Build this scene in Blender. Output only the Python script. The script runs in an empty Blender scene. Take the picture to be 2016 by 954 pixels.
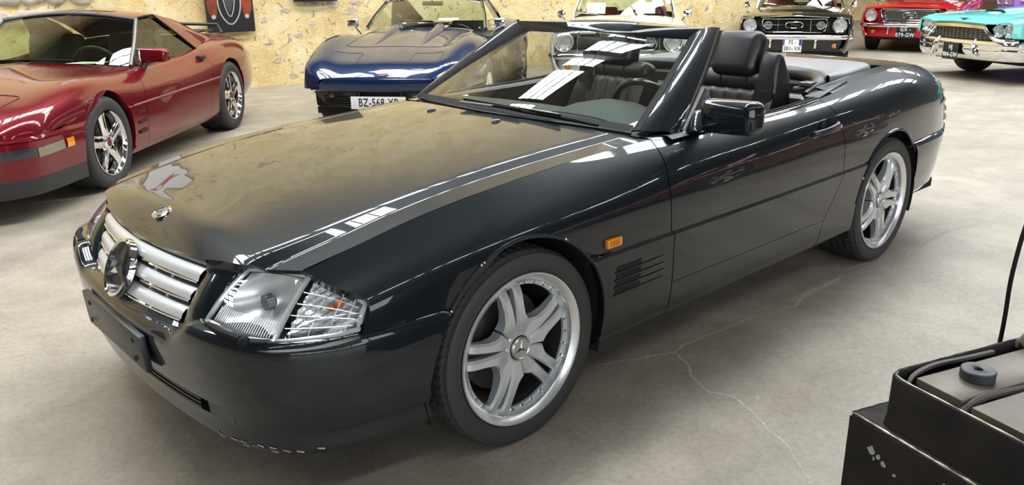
import bpy, bmesh, math, random
import numpy as np
from mathutils import Vector, Matrix
random.seed(7); rng = np.random.default_rng(7)
PI = math.pi
sc = bpy.context.scene
COL = sc.collection

# ---------------------------------------------------------------- camera
cam_d = bpy.data.cameras.new('camera'); cam = bpy.data.objects.new('camera', cam_d); COL.objects.link(cam)
CAM = (1.5844, 2.5501, 1.4163); YAW, PITCH, ROLL, FPX = -2.3101, -0.3131, -0.0130, 1607.75
_f = Vector((math.cos(PITCH)*math.cos(YAW), math.cos(PITCH)*math.sin(YAW), math.sin(PITCH)))
_r = _f.cross(Vector((0, 0, 1))).normalized(); _u = _r.cross(_f)
_r2 = _r*math.cos(ROLL)+_u*math.sin(ROLL); _u2 = -_r*math.sin(ROLL)+_u*math.cos(ROLL)
cam.matrix_world = Matrix(((_r2.x, _u2.x, -_f.x, CAM[0]), (_r2.y, _u2.y, -_f.y, CAM[1]), (_r2.z, _u2.z, -_f.z, CAM[2]), (0, 0, 0, 1)))
cam_d.sensor_width = 36.0; cam_d.lens = FPX/2016*36; cam_d.clip_start = 0.02; cam_d.clip_end = 200
sc.camera = cam

# ---------------------------------------------------------------- world, exposure
sc.view_settings.view_transform = 'Standard'; sc.view_settings.look = 'None'
sc.view_settings.gamma = 1.0; sc.view_settings.use_curve_mapping = False
sc.view_settings.exposure = 0.58
world = bpy.data.worlds.new('world'); sc.world = world; world.use_nodes = True
world.node_tree.nodes['Background'].inputs[0].default_value = (0.75, 0.85, 1.0, 1)
world.node_tree.nodes['Background'].inputs[1].default_value = 0.6
sc.cycles.max_bounces = 10; sc.cycles.glossy_bounces = 5; sc.cycles.transmission_bounces = 10; sc.cycles.transparent_max_bounces = 16
sc.cycles.diffuse_bounces = 4; sc.cycles.caustics_reflective = False; sc.cycles.caustics_refractive = False
sc.cycles.sample_clamp_indirect = 6.0
SKY_STRENGTH = 17.0      # luminous level of the daylight in the roof lights
DOOR_STRENGTH = 2.8     # daylight in the glazed door behind the camera

# ---------------------------------------------------------------- materials
MATS = {}
def mat(name, base=(0.5, 0.5, 0.5), rough=0.5, metal=0.0, coat=0.0, coat_rough=0.03, spec=0.5, ior=1.5, trans=0.0, emit=None, estr=0.0, noise=None, bump=None, sheen=0.0):
    """procedural principled material; noise=(scale, dark colour, amount), bump=(scale, strength, distance)"""
    if name in MATS: return MATS[name]
    m = bpy.data.materials.new(name); m.use_nodes = True; MATS[name] = m
    nt = m.node_tree; b = nt.nodes['Principled BSDF']
    b.inputs['Base Color'].default_value = (*base, 1); b.inputs['Roughness'].default_value = rough
    b.inputs['Metallic'].default_value = metal; b.inputs['Coat Weight'].default_value = coat
    b.inputs['Coat Roughness'].default_value = coat_rough; b.inputs['IOR'].default_value = ior
    b.inputs['Specular IOR Level'].default_value = spec; b.inputs['Transmission Weight'].default_value = trans
    b.inputs['Sheen Weight'].default_value = sheen
    if emit: b.inputs['Emission Color'].default_value = (*emit, 1); b.inputs['Emission Strength'].default_value = estr
    tc = nt.nodes.new('ShaderNodeTexCoord')
    if noise:
        n = nt.nodes.new('ShaderNodeTexNoise'); n.inputs['Scale'].default_value = noise[0]; n.inputs['Detail'].default_value = 8
        r = nt.nodes.new('ShaderNodeValToRGB'); r.color_ramp.elements[0].position = 0.35; r.color_ramp.elements[1].position = 0.7
        r.color_ramp.elements[0].color = (*noise[1], 1); r.color_ramp.elements[1].color = (*base, 1)
        mx = nt.nodes.new('ShaderNodeMix'); mx.data_type = 'RGBA'; mx.inputs[0].default_value = noise[2]
        mx.inputs[6].default_value = (*base, 1)
        nt.links.new(tc.outputs['Object'], n.inputs['Vector']); nt.links.new(n.outputs['Fac'], r.inputs['Fac'])
        nt.links.new(r.outputs['Color'], mx.inputs[7]); nt.links.new(mx.outputs[2], b.inputs['Base Color'])
    if bump:
        n2 = nt.nodes.new('ShaderNodeTexNoise'); n2.inputs['Scale'].default_value = bump[0]; n2.inputs['Detail'].default_value = 6
        bp = nt.nodes.new('ShaderNodeBump'); bp.inputs['Strength'].default_value = bump[1]; bp.inputs['Distance'].default_value = bump[2]
        nt.links.new(tc.outputs['Object'], n2.inputs['Vector']); nt.links.new(n2.outputs['Fac'], bp.inputs['Height'])
        nt.links.new(bp.outputs['Normal'], b.inputs['Normal'])
    return m

def glass_mat(name, tint=(0.9, 0.95, 0.92), refl_rough=0.0, through=0.9, ior=1.5):
    """thin sheet glass: see-through with fresnel reflection"""
    if name in MATS: return MATS[name]
    m = bpy.data.materials.new(name); m.use_nodes = True; MATS[name] = m
    nt = m.node_tree; nt.nodes.remove(nt.nodes['Principled BSDF'])
    t = nt.nodes.new('ShaderNodeBsdfTransparent'); t.inputs[0].default_value = (*tint, 1)
    g = nt.nodes.new('ShaderNodeBsdfGlossy'); g.inputs['Roughness'].default_value = refl_rough; g.inputs[0].default_value = (1, 1, 1, 1)
    fr = nt.nodes.new('ShaderNodeLayerWeight'); fr.inputs['Blend'].default_value = 0.5      # Schlick, both faces of the pane
    pw = nt.nodes.new('ShaderNodeMath'); pw.operation = 'POWER'; pw.inputs[1].default_value = 5.0
    mu = nt.nodes.new('ShaderNodeMath'); mu.operation = 'MULTIPLY_ADD'; mu.inputs[1].default_value = 0.92; mu.inputs[2].default_value = 0.075; mu.use_clamp = True
    mx = nt.nodes.new('ShaderNodeMixShader')
    nt.links.new(fr.outputs['Facing'], pw.inputs[0]); nt.links.new(pw.outputs[0], mu.inputs[0]); nt.links.new(mu.outputs[0], mx.inputs[0])
    nt.links.new(t.outputs[0], mx.inputs[1]); nt.links.new(g.outputs[0], mx.inputs[2])
    nt.links.new(mx.outputs[0], nt.nodes['Material Output'].inputs[0])
    return m

def paint(name, base, flake=0.35, rough=0.35, coat=1.0, cr=0.02):
    return mat(name, base, rough=rough, metal=flake, coat=coat, coat_rough=cr, spec=0.12)

PAINT = paint('paint_blue_black', (0.008, 0.012, 0.016), flake=0.25, rough=0.35)
RED = paint('paint_dark_red', (0.16, 0.004, 0.010), flake=0.3, rough=0.3)
BLUE = paint('paint_dark_blue', (0.002, 0.016, 0.062), flake=0.15, rough=0.3)
BLACK = paint('paint_black', (0.006, 0.006, 0.006), flake=0.0, rough=0.3)
WHITE = paint('paint_cream_white', (0.72, 0.71, 0.65), flake=0.0, rough=0.35)
RED2 = paint('paint_bright_red', (0.55, 0.008, 0.012), flake=0.0, rough=0.3)
TURQ = paint('paint_turquoise', (0.17, 0.60, 0.56), flake=0.0, rough=0.35)
PURPLE = paint('paint_purple', (0.36, 0.18, 0.62), flake=0.1, rough=0.3)
CHROME = mat('chrome', (0.82, 0.82, 0.82), rough=0.06, metal=1.0)
ALLOY = mat('alloy_silver', (0.66, 0.69, 0.71), rough=0.27, metal=0.6, coat=0.5)
LIP = mat('alloy_polished', (0.80, 0.80, 0.80), rough=0.26, metal=0.7)
SILVER = mat('silver_paint', (0.80, 0.81, 0.82), rough=0.38, metal=0.25, coat=0.5)
RUBBER = mat('tyre_rubber', (0.034, 0.034, 0.035), rough=0.62, bump=(60, 0.15, 0.002))
RUBBER2 = mat('tyre_sidewall', (0.016, 0.016, 0.017), rough=0.5)
PLASTIC = mat('black_plastic', (0.017, 0.018, 0.02), rough=0.38)
SEAL = mat('black_rubber_seal', (0.010, 0.010, 0.011), rough=0.6, spec=0.15)
DARK = mat('dark_void', (0.006, 0.006, 0.006), rough=0.9)
LEATHER = mat('black_leather', (0.018, 0.018, 0.02), rough=0.36, bump=(220, 0.12, 0.001))
CARPET = mat('dark_carpet', (0.02, 0.02, 0.021), rough=0.95)
DASH = mat('dash_vinyl', (0.050, 0.055, 0.052), rough=0.55, bump=(300, 0.1, 0.001))
GREYTOP = mat('grey_cover_vinyl', (0.24, 0.24, 0.25), rough=0.42, bump=(150, 0.1, 0.001))
WINDSHIELD = glass_mat('windshield_glass', (0.80, 0.88, 0.83))
GREENGLASS = glass_mat('green_tinted_glass', (0.62, 0.74, 0.55))
LENS = glass_mat('lamp_lens_glass', (0.96, 0.97, 0.98))
REFLECTOR = mat('lamp_reflector', (0.93, 0.94, 0.95), rough=0.28, metal=0.45)
FROST = mat('lamp_frosted', (0.85, 0.87, 0.88), rough=0.22, metal=0.45)
AMBER = mat('amber_lens', (0.85, 0.28, 0.01), rough=0.15, coat=1.0)
ORANGE = mat('orange_bulb', (0.65, 0.13, 0.02), rough=0.1, coat=1.0)
TAIL = mat('tail_lens', (0.45, 0.05, 0.07), rough=0.15, coat=1.0)
PAPER = mat('paper', (0.85, 0.86, 0.86), rough=0.7)
PLATEW = mat('plate_white', (0.8, 0.8, 0.8), rough=0.35)
INK = mat('plate_ink', (0.01, 0.01, 0.012), rough=0.4)
EUBLUE = mat('plate_blue', (0.01, 0.04, 0.3), rough=0.4)
STEEL = mat('brushed_steel', (0.35, 0.35, 0.34), rough=0.35, metal=0.9)
DISC = mat('brake_disc_steel', (0.10, 0.09, 0.085), rough=0.45, metal=0.8)

# ---------------------------------------------------------------- mesh helpers
def new_obj(name, verts, faces, material=None, parent=None, smooth=True, angle=35, mats=None, midx=None):
    me = bpy.data.meshes.new(name)
    me.from_pydata([tuple(map(float, v)) for v in verts], [], [tuple(int(i) for i in f) for f in faces])
    if mats:
        for mm in mats: me.materials.append(mm)
        if midx is not None: me.polygons.foreach_set('material_index', np.array(midx, dtype=np.int32))
    elif material: me.materials.append(material)
    me.update()
    if smooth:
        me.polygons.foreach_set('use_smooth', np.ones(len(me.polygons), dtype=bool))
        if angle < 180: me.set_sharp_from_angle(angle=math.radians(angle))
    o = bpy.data.objects.new(name, me); COL.objects.link(o)
    if parent: o.parent = parent
    return o

def empty(name, loc=(0, 0, 0), rz=0.0, parent=None):
    o = bpy.data.objects.new(name, None); COL.objects.link(o); o.location = loc; o.rotation_euler = (0, 0, rz)
    o.empty_display_size = 0.1
    if parent: o.parent = parent
    return o
def tag(o, label=None, cat=None, group=None, kind=None):
    if label: o['label'] = label
    if cat: o['category'] = cat
    if group: o['group'] = group
    if kind: o['kind'] = kind
    return o
def copy_tree(o, parent=None):
    c = o.copy(); COL.objects.link(c); c.parent = parent
    for ch in list(o.children): copy_tree(ch, c)
    return c

class MB:
    """collects geometry of one part"""
    def __init__(s): s.v = []; s.f = []
    def add(s, v, f):
        n = len(s.v); s.v += [tuple(map(float, p)) for p in v]; s.f += [tuple(int(i)+n for i in q) for q in f]; return s
    def box(s, x0, x1, y0, y1, z0, z1):
        return s.add([(x0, y0, z0), (x1, y0, z0), (x1, y1, z0), (x0, y1, z0), (x0, y0, z1), (x1, y0, z1), (x1, y1, z1), (x0, y1, z1)],
                     [(0, 3, 2, 1), (4, 5, 6, 7), (0, 1, 5, 4), (1, 2, 6, 5), (2, 3, 7, 6), (3, 0, 4, 7)])
    def grid(s, G, closed_u=False, closed_v=False, flip=False):
        G = np.asarray(G, float); nu, nv = G.shape[:2]; f = []
        for i in range(nu if closed_u else nu-1):
            for j in range(nv if closed_v else nv-1):
                q = (i*nv+j, ((i+1) % nu)*nv+j, ((i+1) % nu)*nv+(j+1) % nv, i*nv+(j+1) % nv)
                f.append(q[::-1] if flip else q)
        return s.add(G.reshape(-1, 3), f)
    def tube(s, path, r, n=8, closed=False, caps=True):
        P = [Vector(p) for p in path]; m = len(P); rings = []
        rr = r if hasattr(r, '__len__') else [r]*m
        up = None
        for i in range(m):
            a = P[(i-1) % m] if closed or i > 0 else P[i]; b = P[(i+1) % m] if closed or i < m-1 else P[i]
            t = (b-a).normalized()
            if up is None: up = Vector((0, 0, 1)) if abs(t.z) < 0.9 else Vector((1, 0, 0))
            u = (up-t*up.dot(t)).normalized(); w = t.cross(u); up = u
            rings.append([P[i]+(u*math.cos(2*PI*k/n)+w*math.sin(2*PI*k/n))*rr[i] for k in range(n)])
        base = len(s.v)
        s.grid(rings, closed_u=closed, closed_v=True, flip=True)
        if caps and not closed:
            s.f.append(tuple(base+k for k in range(n))); s.f.append(tuple(base+(m-1)*n+k for k in range(n))[::-1])
        return s
    def lathe(s, prof, n=48, axis='y', c=(0, 0, 0), closed_prof=False):
        """prof: (radius, along) pairs"""
        G = []
        for k in range(n):
            a = 2*PI*k/n; ca, sa = math.cos(a), math.sin(a)
            row = []
            for r, h in prof:
                p = {'y': (r*ca, h, r*sa), 'z': (r*ca, r*sa, h), 'x': (h, r*ca, r*sa)}[axis]
                row.append((p[0]+c[0], p[1]+c[1], p[2]+c[2]))
            G.append(row)
        return s.grid(G, closed_u=True, closed_v=closed_prof, flip=(axis == 'y'))
    def prism(s, poly, h0, h1, axis='z'):
        """extrude a 2D polygon"""
        n = len(poly); V = []
        for h in (h0, h1):
            for a, b in poly: V.append({'z': (a, b, h), 'y': (a, h, b), 'x': (h, a, b)}[axis])
        F = [tuple(range(n))[::-1], tuple(range(n, 2*n))]+[(i, (i+1) % n, n+(i+1) % n, n+i) for i in range(n)]
        return s.add(V, F)
    def ball(s, c, r, nu=12, nv=8):
        sx, sy, sz = r if hasattr(r, '__len__') else (r, r, r)
        G = [[(c[0]+sx*math.sin(PI*j/nv)*math.cos(2*PI*i/nu), c[1]+sy*math.sin(PI*j/nv)*math.sin(2*PI*i/nu), c[2]+sz*math.cos(PI*j/nv)) for j in range(nv+1)] for i in range(nu)]
        return s.grid(G, closed_u=True)
    def xf(s, M):
        s.v = [tuple(M @ Vector(p)) for p in s.v]; return s
    def build(s, name, m, parent=None, bevel=0.0, seg=2, angle=35, smooth=True, fixn=True, weld=1e-5):
        o = new_obj(name, s.v, s.f, m, parent, smooth=False)
        bm = bmesh.new(); bm.from_mesh(o.data)
        if weld: bmesh.ops.remove_doubles(bm, verts=bm.verts, dist=weld)
        if fixn: bmesh.ops.recalc_face_normals(bm, faces=bm.faces)
        if bevel > 0:
            es = [e for e in bm.edges if len(e.link_faces) == 2 and e.calc_face_angle(0) > math.radians(30)]
            bmesh.ops.bevel(bm, geom=es, offset=bevel, segments=seg, profile=0.5, affect='EDGES', clamp_overlap=True)
        bm.to_mesh(o.data); bm.free()
        if smooth:
            o.data.polygons.foreach_set('use_smooth', np.ones(len(o.data.polygons), dtype=bool))
            o.data.set_sharp_from_angle(angle=math.radians(angle))
        return o

def spl(xs, ys, lin=False):
    """natural cubic spline, vectorised; ys may be (n, k)"""
    xs = np.asarray(xs, float); ys = np.asarray(ys, float)
    if xs[0] > xs[-1]: xs = xs[::-1]; ys = ys[::-1]
    n = len(xs); h = np.diff(xs)
    M = np.zeros_like(ys)
    if n > 2 and not lin:
        A = np.zeros((n, n)); A[0, 0] = A[-1, -1] = 1; B = np.zeros_like(ys)
        for i in range(1, n-1):
            A[i, i-1] = h[i-1]; A[i, i] = 2*(h[i-1]+h[i]); A[i, i+1] = h[i]
            B[i] = 6*((ys[i+1]-ys[i])/h[i]-(ys[i]-ys[i-1])/h[i-1])
        M = np.linalg.solve(A, B)
    def f(x):
        x = np.atleast_1d(np.asarray(x, float)); i = np.clip(np.searchsorted(xs, x)-1, 0, n-2)
        d = h[i]; a = (xs[i+1]-x)/d; b = (x-xs[i])/d
        sh = (slice(None),)+(None,)*(ys.ndim-1)
        a, b, d = a[sh], b[sh], d[sh]
        a2 = np.clip(a, -3, 3); b2 = np.clip(b, -3, 3)
        return a*ys[i]+b*ys[i+1]+((a2**3-a2)*M[i]+(b2**3-b2)*M[i+1])*d*d/6
    return f

class Loft:
    """car body skin: rows of (y, z) splined along x, creased at chosen rows"""
    def __init__(s, X, Y, Z, creases):
        s.n = len(Y); s.fy = spl(X, np.array(Y, float).T); s.fz = spl(X, np.array(Z, float).T)
        c = [0]+list(creases)+[s.n-1]; s.seg = [(a, b) for a, b in zip(c[:-1], c[1:])]
        s.base = [spl(np.arange(b-a+1), np.eye(b-a+1)) for a, b in s.seg]
    def W(s, t):
        t = np.asarray(t, float); W = np.zeros((len(t), s.n))
        for k, (a, b) in enumerate(s.seg):
            m = (t >= a) & (t <= b) if k == len(s.seg)-1 else (t >= a) & (t < b)
            if m.any(): W[np.ix_(m, range(a, b+1))] = s.base[k](t[m]-a)
        return W
    def P(s, x, t):
        x = np.asarray(x, float); sh = x.shape; x = x.ravel(); t = np.asarray(t, float).ravel()
        W = s.W(t); y = (s.fy(x)*W).sum(1); z = (s.fz(x)*W).sum(1)
        return np.stack([x, y, z], -1).reshape(*sh, 3)
    def pt(s, x, t): return s.P(np.array([x]), np.array([t]))[0]

def srange(t0, t1, per=6, must=()):
    ks = sorted({t0, t1} | {m for m in must if t0 < m < t1} | {float(k) for k in range(math.ceil(t0), math.floor(t1)+1)})
    out = [ks[0]]
    for a, b in zip(ks[:-1], ks[1:]):
        if b-a < 1e-6: continue
        n = max(1, round((b-a)*per)); out += list(np.linspace(a, b, n+1)[1:])
    return np.array(out)

def panel_grid(L, xf, xr, ts, nx):
    """grid (nt, nx) of points; xf, xr functions of the row parameter"""
    xs = np.array([np.linspace(xf(t), xr(t), nx) for t in ts]); T = np.repeat(np.array(ts)[:, None], nx, 1)
    return L.P(xs, T)

def side_y(L, x, z, tmax=7.4):
    t = np.linspace(0, min(tmax, L.n-1), 90); p = L.P(np.full(90, x), t); return float(np.interp(z, p[:, 2], p[:, 1]))
def finish_panel(name, G, m, parent, cuts=(), rim=0.012, mirror=False, drop=None, angle=38, both=False, surf=None):
    """mesh from a grid, wheel-arch circles cut out (cx, cz, R), edges turned inwards by rim"""
    G = np.asarray(G, float); nu, nv = G.shape[:2]
    du = np.gradient(G, axis=0); dv = np.gradient(G, axis=1); N = np.cross(dv, du)
    N /= np.linalg.norm(N, axis=2, keepdims=True)+1e-12
    ref = G-np.array([G[..., 0].mean(), 0, 0.35])
    V = G.reshape(-1, 3).copy(); Nn = N.reshape(-1, 3)
    if (Nn*np.array([0, 1, 1])*np.sign(V*np.array([0, 1, 0])+np.array([0, 0, 1]))).sum() < 0: Nn = -Nn; flip = True
    else: flip = False
    F = []
    for i in range(nu-1):
        for j in range(nv-1):
            q = (i*nv+j, i*nv+j+1, (i+1)*nv+j+1, (i+1)*nv+j)
            if drop is not None and drop(V[list(q)].mean(0), i, j): continue
            F.append(q[::-1] if flip else q)
    for cx, cz, R in cuts:
        d = np.hypot(V[:, 0]-cx, V[:, 2]-cz); ins = d < R
        F = [q for q in F if not all(ins[list(q)])]
        used = set(i for q in F for i in q)
        for i in used:
            if ins[i]:
                k = R/max(d[i], 1e-6); V[i, 0] = cx+(V[i, 0]-cx)*k; V[i, 2] = cz+(V[i, 2]-cz)*k
                if surf is not None: V[i, 1] = side_y(surf, V[i, 0], V[i, 2])
    if rim > 0:
        cnt = {}
        for q in F:
            for a, b in zip(q, q[1:]+q[:1]): cnt.setdefault((min(a, b), max(a, b)), []).append((a, b))
        bd = [e[0] for e in cnt.values() if len(e) == 1]
        if both: bd = [e for e in bd if not (abs(V[e[0], 1]) < 1e-6 and abs(V[e[1], 1]) < 1e-6)]
        idx = {}; V = list(V)
        for a, b in bd:
            for i in (a, b):
                if i not in idx: idx[i] = len(V); V.append(V[i]-Nn[i]*rim)
            F.append((b, a, idx[a], idx[b]))
        V = np.array(V)
    if mirror: V = V*np.array([1, -1, 1]); F = [q[::-1] for q in F]
    return new_obj(name, V, F, m, parent, angle=angle)

def strip(name, curves, m, parent, angle=35, flip=False, solid=0.0):
    """surface through a list of equal-length polylines"""
    G = np.array([np.asarray(c, float) for c in curves]); b = MB(); b.grid(G, flip=flip)
    o = b.build(name, m, parent, angle=angle, fixn=False)
    if solid:
        md = o.modifiers.new('solid', 'SOLIDIFY'); md.thickness = solid; md.offset = 0
    return o

def resample(pts, n):
    P = np.asarray(pts, float); d = np.r_[0, np.cumsum(np.linalg.norm(np.diff(P, axis=0), axis=1))]
    t = np.linspace(0, d[-1], n); return np.stack([np.interp(t, d, P[:, k]) for k in range(P.shape[1])], 1)
def smooth_path(pts, n):
    P = np.asarray(pts, float); d = np.r_[0, np.cumsum(np.linalg.norm(np.diff(P, axis=0), axis=1))]
    return spl(d, P)(np.linspace(0, d[-1], n))

def text_mesh(name, body, size, m, parent, M, extrude=0.0008, space=1.0, bold=0.0, sx=1.0):
    cu = bpy.data.curves.new(name, 'FONT'); cu.body = body; cu.size = size; cu.align_x = 'CENTER'; cu.align_y = 'CENTER'
    cu.extrude = extrude; cu.space_character = space; cu.offset = bold; cu.resolution_u = 3
    o = bpy.data.objects.new(name, cu); COL.objects.link(o)
    dg = bpy.context.evaluated_depsgraph_get(); me = bpy.data.meshes.new_from_object(o.evaluated_get(dg))
    bpy.data.objects.remove(o); bpy.data.curves.remove(cu)
    me.transform(M @ Matrix.Diagonal((sx, 1, 1, 1))); me.materials.clear(); me.materials.append(m)
    o = bpy.data.objects.new(name, me); COL.objects.link(o)
    if parent: o.parent = parent
    return o
def frame_M(o, x, y):
    """matrix with origin o, local x axis x, local y axis y"""
    x = Vector(x).normalized(); z = x.cross(Vector(y)).normalized(); y = z.cross(x)
    return Matrix(((x.x, y.x, z.x, o[0]), (x.y, y.y, z.y, o[1]), (x.z, y.z, z.z, o[2]), (0, 0, 0, 1)))

# ---------------------------------------------------------------- the hall
W0 = Vector((-3.57, -8.45, 0)); E1 = Vector((-0.9803, 0.1977, 0)); E2 = Vector((0.1977, 0.9803, 0))
def H(a, b, z=0.0): return W0+E1*a+E2*b+Vector((0, 0, z))
_R2, _U2, _F = _r2, _u2, _f
def pix(px, py):
    return (_F+_R2*((px-1008)/FPX)-_U2*((py-477)/FPX))
def on_floor(px, py, z=0.0):
    d = pix(px, py); t = (z-CAM[2])/d.z; return Vector(CAM)+d*t
def on_wall(px, py, off=0.0):
    d = pix(px, py); t = ((W0-Vector(CAM)).dot(E2)+off)/d.dot(E2); return Vector(CAM)+d*t
from mathutils import noise as mnoise

# floor: old concrete
def floor_material():
    m = bpy.data.materials.new('old_concrete'); m.use_nodes = True; nt = m.node_tree; b = nt.nodes['Principled BSDF']
    L = nt.links.new; tc = nt.nodes.new('ShaderNodeTexCoord')
    def nz(scale, det=8, rough=0.6, dist=0.0):
        n = nt.nodes.new('ShaderNodeTexNoise'); n.inputs['Scale'].default_value = scale; n.inputs['Detail'].default_value = det
        n.inputs['Roughness'].default_value = rough; n.inputs['Distortion'].default_value = dist; L(tc.outputs['Object'], n.inputs['Vector']); return n
    def ramp(src, p0, c0, p1, c1):
        r = nt.nodes.new('ShaderNodeValToRGB'); r.color_ramp.elements[0].position = p0; r.color_ramp.elements[1].position = p1
        r.color_ramp.elements[0].color = (*c0, 1); r.color_ramp.elements[1].color = (*c1, 1); L(src, r.inputs[0]); return r
    def mix(a, bb, fac, mode='MIX'):
        x = nt.nodes.new('ShaderNodeMix'); x.data_type = 'RGBA'; x.blend_type = mode
        L(a, x.inputs[6]); L(bb, x.inputs[7])
        if isinstance(fac, float): x.inputs[0].default_value = fac
        else: L(fac, x.inputs[0])
        return x.outputs[2]
    big = ramp(nz(0.55, 6, 0.6, 0.6).outputs[0], 0.35, (0.34, 0.295, 0.235), 0.68, (0.46, 0.41, 0.335))
    mid = ramp(nz(3.2, 9, 0.65, 0.4).outputs[0], 0.30, (0.70, 0.69, 0.67), 0.62, (1, 1, 1))
    fine = ramp(nz(45, 6, 0.7).outputs[0], 0.32, (0.72, 0.72, 0.72), 0.55, (1, 1, 1))
    spots = ramp(nz(16, 3, 0.5).outputs[0], 0.70, (0, 0, 0), 0.76, (1, 1, 1))
    rub = ramp(nz(1.3, 5, 0.6, 1.0).outputs[0], 0.60, (0, 0, 0), 0.74, (1, 1, 1))
    c = mix(big.outputs[0], mid.outputs[0], 1.0, 'MULTIPLY'); c = mix(c, fine.outputs[0], 0.8, 'MULTIPLY')
    lt = nt.nodes.new('ShaderNodeRGB'); lt.outputs[0].default_value = (0.55, 0.51, 0.45, 1)
    sm = nt.nodes.new('ShaderNodeMath'); sm.operation = 'MULTIPLY'; sm.inputs[1].default_value = 0.35; L(spots.outputs[0], sm.inputs[0])
    c = mix(c, lt.outputs[0], sm.outputs[0])
    dk = nt.nodes.new('ShaderNodeRGB'); dk.outputs[0].default_value = (0.22, 0.19, 0.15, 1)
    rm = nt.nodes.new('ShaderNodeMath'); rm.operation = 'MULTIPLY'; rm.inputs[1].default_value = 0.45; L(rub.outputs[0], rm.inputs[0])
    c = mix(c, dk.outputs[0], rm.outputs[0])
    L(c, b.inputs['Base Color'])
    rr = nt.nodes.new('ShaderNodeMapRange'); rr.inputs[3].default_value = 0.30; rr.inputs[4].default_value = 0.62; L(nz(2.0, 6).outputs[0], rr.inputs[0]); L(rr.outputs[0], b.inputs['Roughness'])
    bp = nt.nodes.new('ShaderNodeBump'); bp.inputs['Strength'].default_value = 0.25; bp.inputs['Distance'].default_value = 0.004
    L(nz(28, 8, 0.7).outputs[0], bp.inputs['Height']); L(bp.outputs[0], b.inputs['Normal'])
    return m
FLOOR = floor_material()
b = MB(); b.add([H(-13, -6), H(26, -6), H(26, 20), H(-13, 20)], [(0, 3, 2, 1)])
floor = tag(b.build('floor', FLOOR, None, smooth=False), kind='structure')
floor['label'] = 'worn beige grey concrete floor with pale cracks'
CRACK = mat('crack_filler', (0.52, 0.49, 0.44), rough=0.8, noise=(60, (0.20, 0.18, 0.16), 0.6))
def crack(pts, w, seed):
    r = random.Random(seed); P = [on_floor(*p) for p in pts]; Q = []
    for a, c in zip(P[:-1], P[1:]):
        n = max(2, int((c-a).length/0.025)); perp = Vector((-(c-a).y, (c-a).x, 0)).normalized()
        for k in range(n): Q.append(a.lerp(c, k/n)+perp*r.uniform(-0.006, 0.006))
    Q.append(P[-1]); G = []
    for i, q in enumerate(Q):
        t = (Q[min(i+1, len(Q)-1)]-Q[max(i-1, 0)]).normalized(); perp = Vector((-t.y, t.x, 0)); ww = w*r.uniform(0.5, 1.7)
        G.append([q+perp*ww+Vector((0, 0, 0.0006)), q-perp*ww+Vector((0, 0, 0.0006))])
    m = MB(); m.grid(G); o = m.build('crack', CRACK, floor, smooth=False)
    return o
crack([(1148, 723), (1190, 716), (1240, 708), (1330, 692), (1345, 680), (1400, 656), (1440, 640), (1480, 622), (1530, 610), (1565, 603), (1590, 575), (1640, 556), (1668, 530), (1720, 512)], 0.0045, 1)
crack([(1325, 693), (1352, 712), (1362, 742), (1395, 770), (1440, 780), (1490, 815), (1516, 850), (1545, 872), (1570, 905), (1596, 953)], 0.004, 2)
crack([(1780, 505), (1835, 470), (1870, 452), (1905, 446), (1945, 432), (1990, 405)], 0.005, 3)
crack([(0, 706), (60, 694), (120, 690), (175, 693)], 0.002, 4)
crack([(1860, 306), (1930, 318), (2015, 326)], 0.004, 5)
crack([(0, 640), (70, 660), (130, 656)], 0.002, 6)

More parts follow.
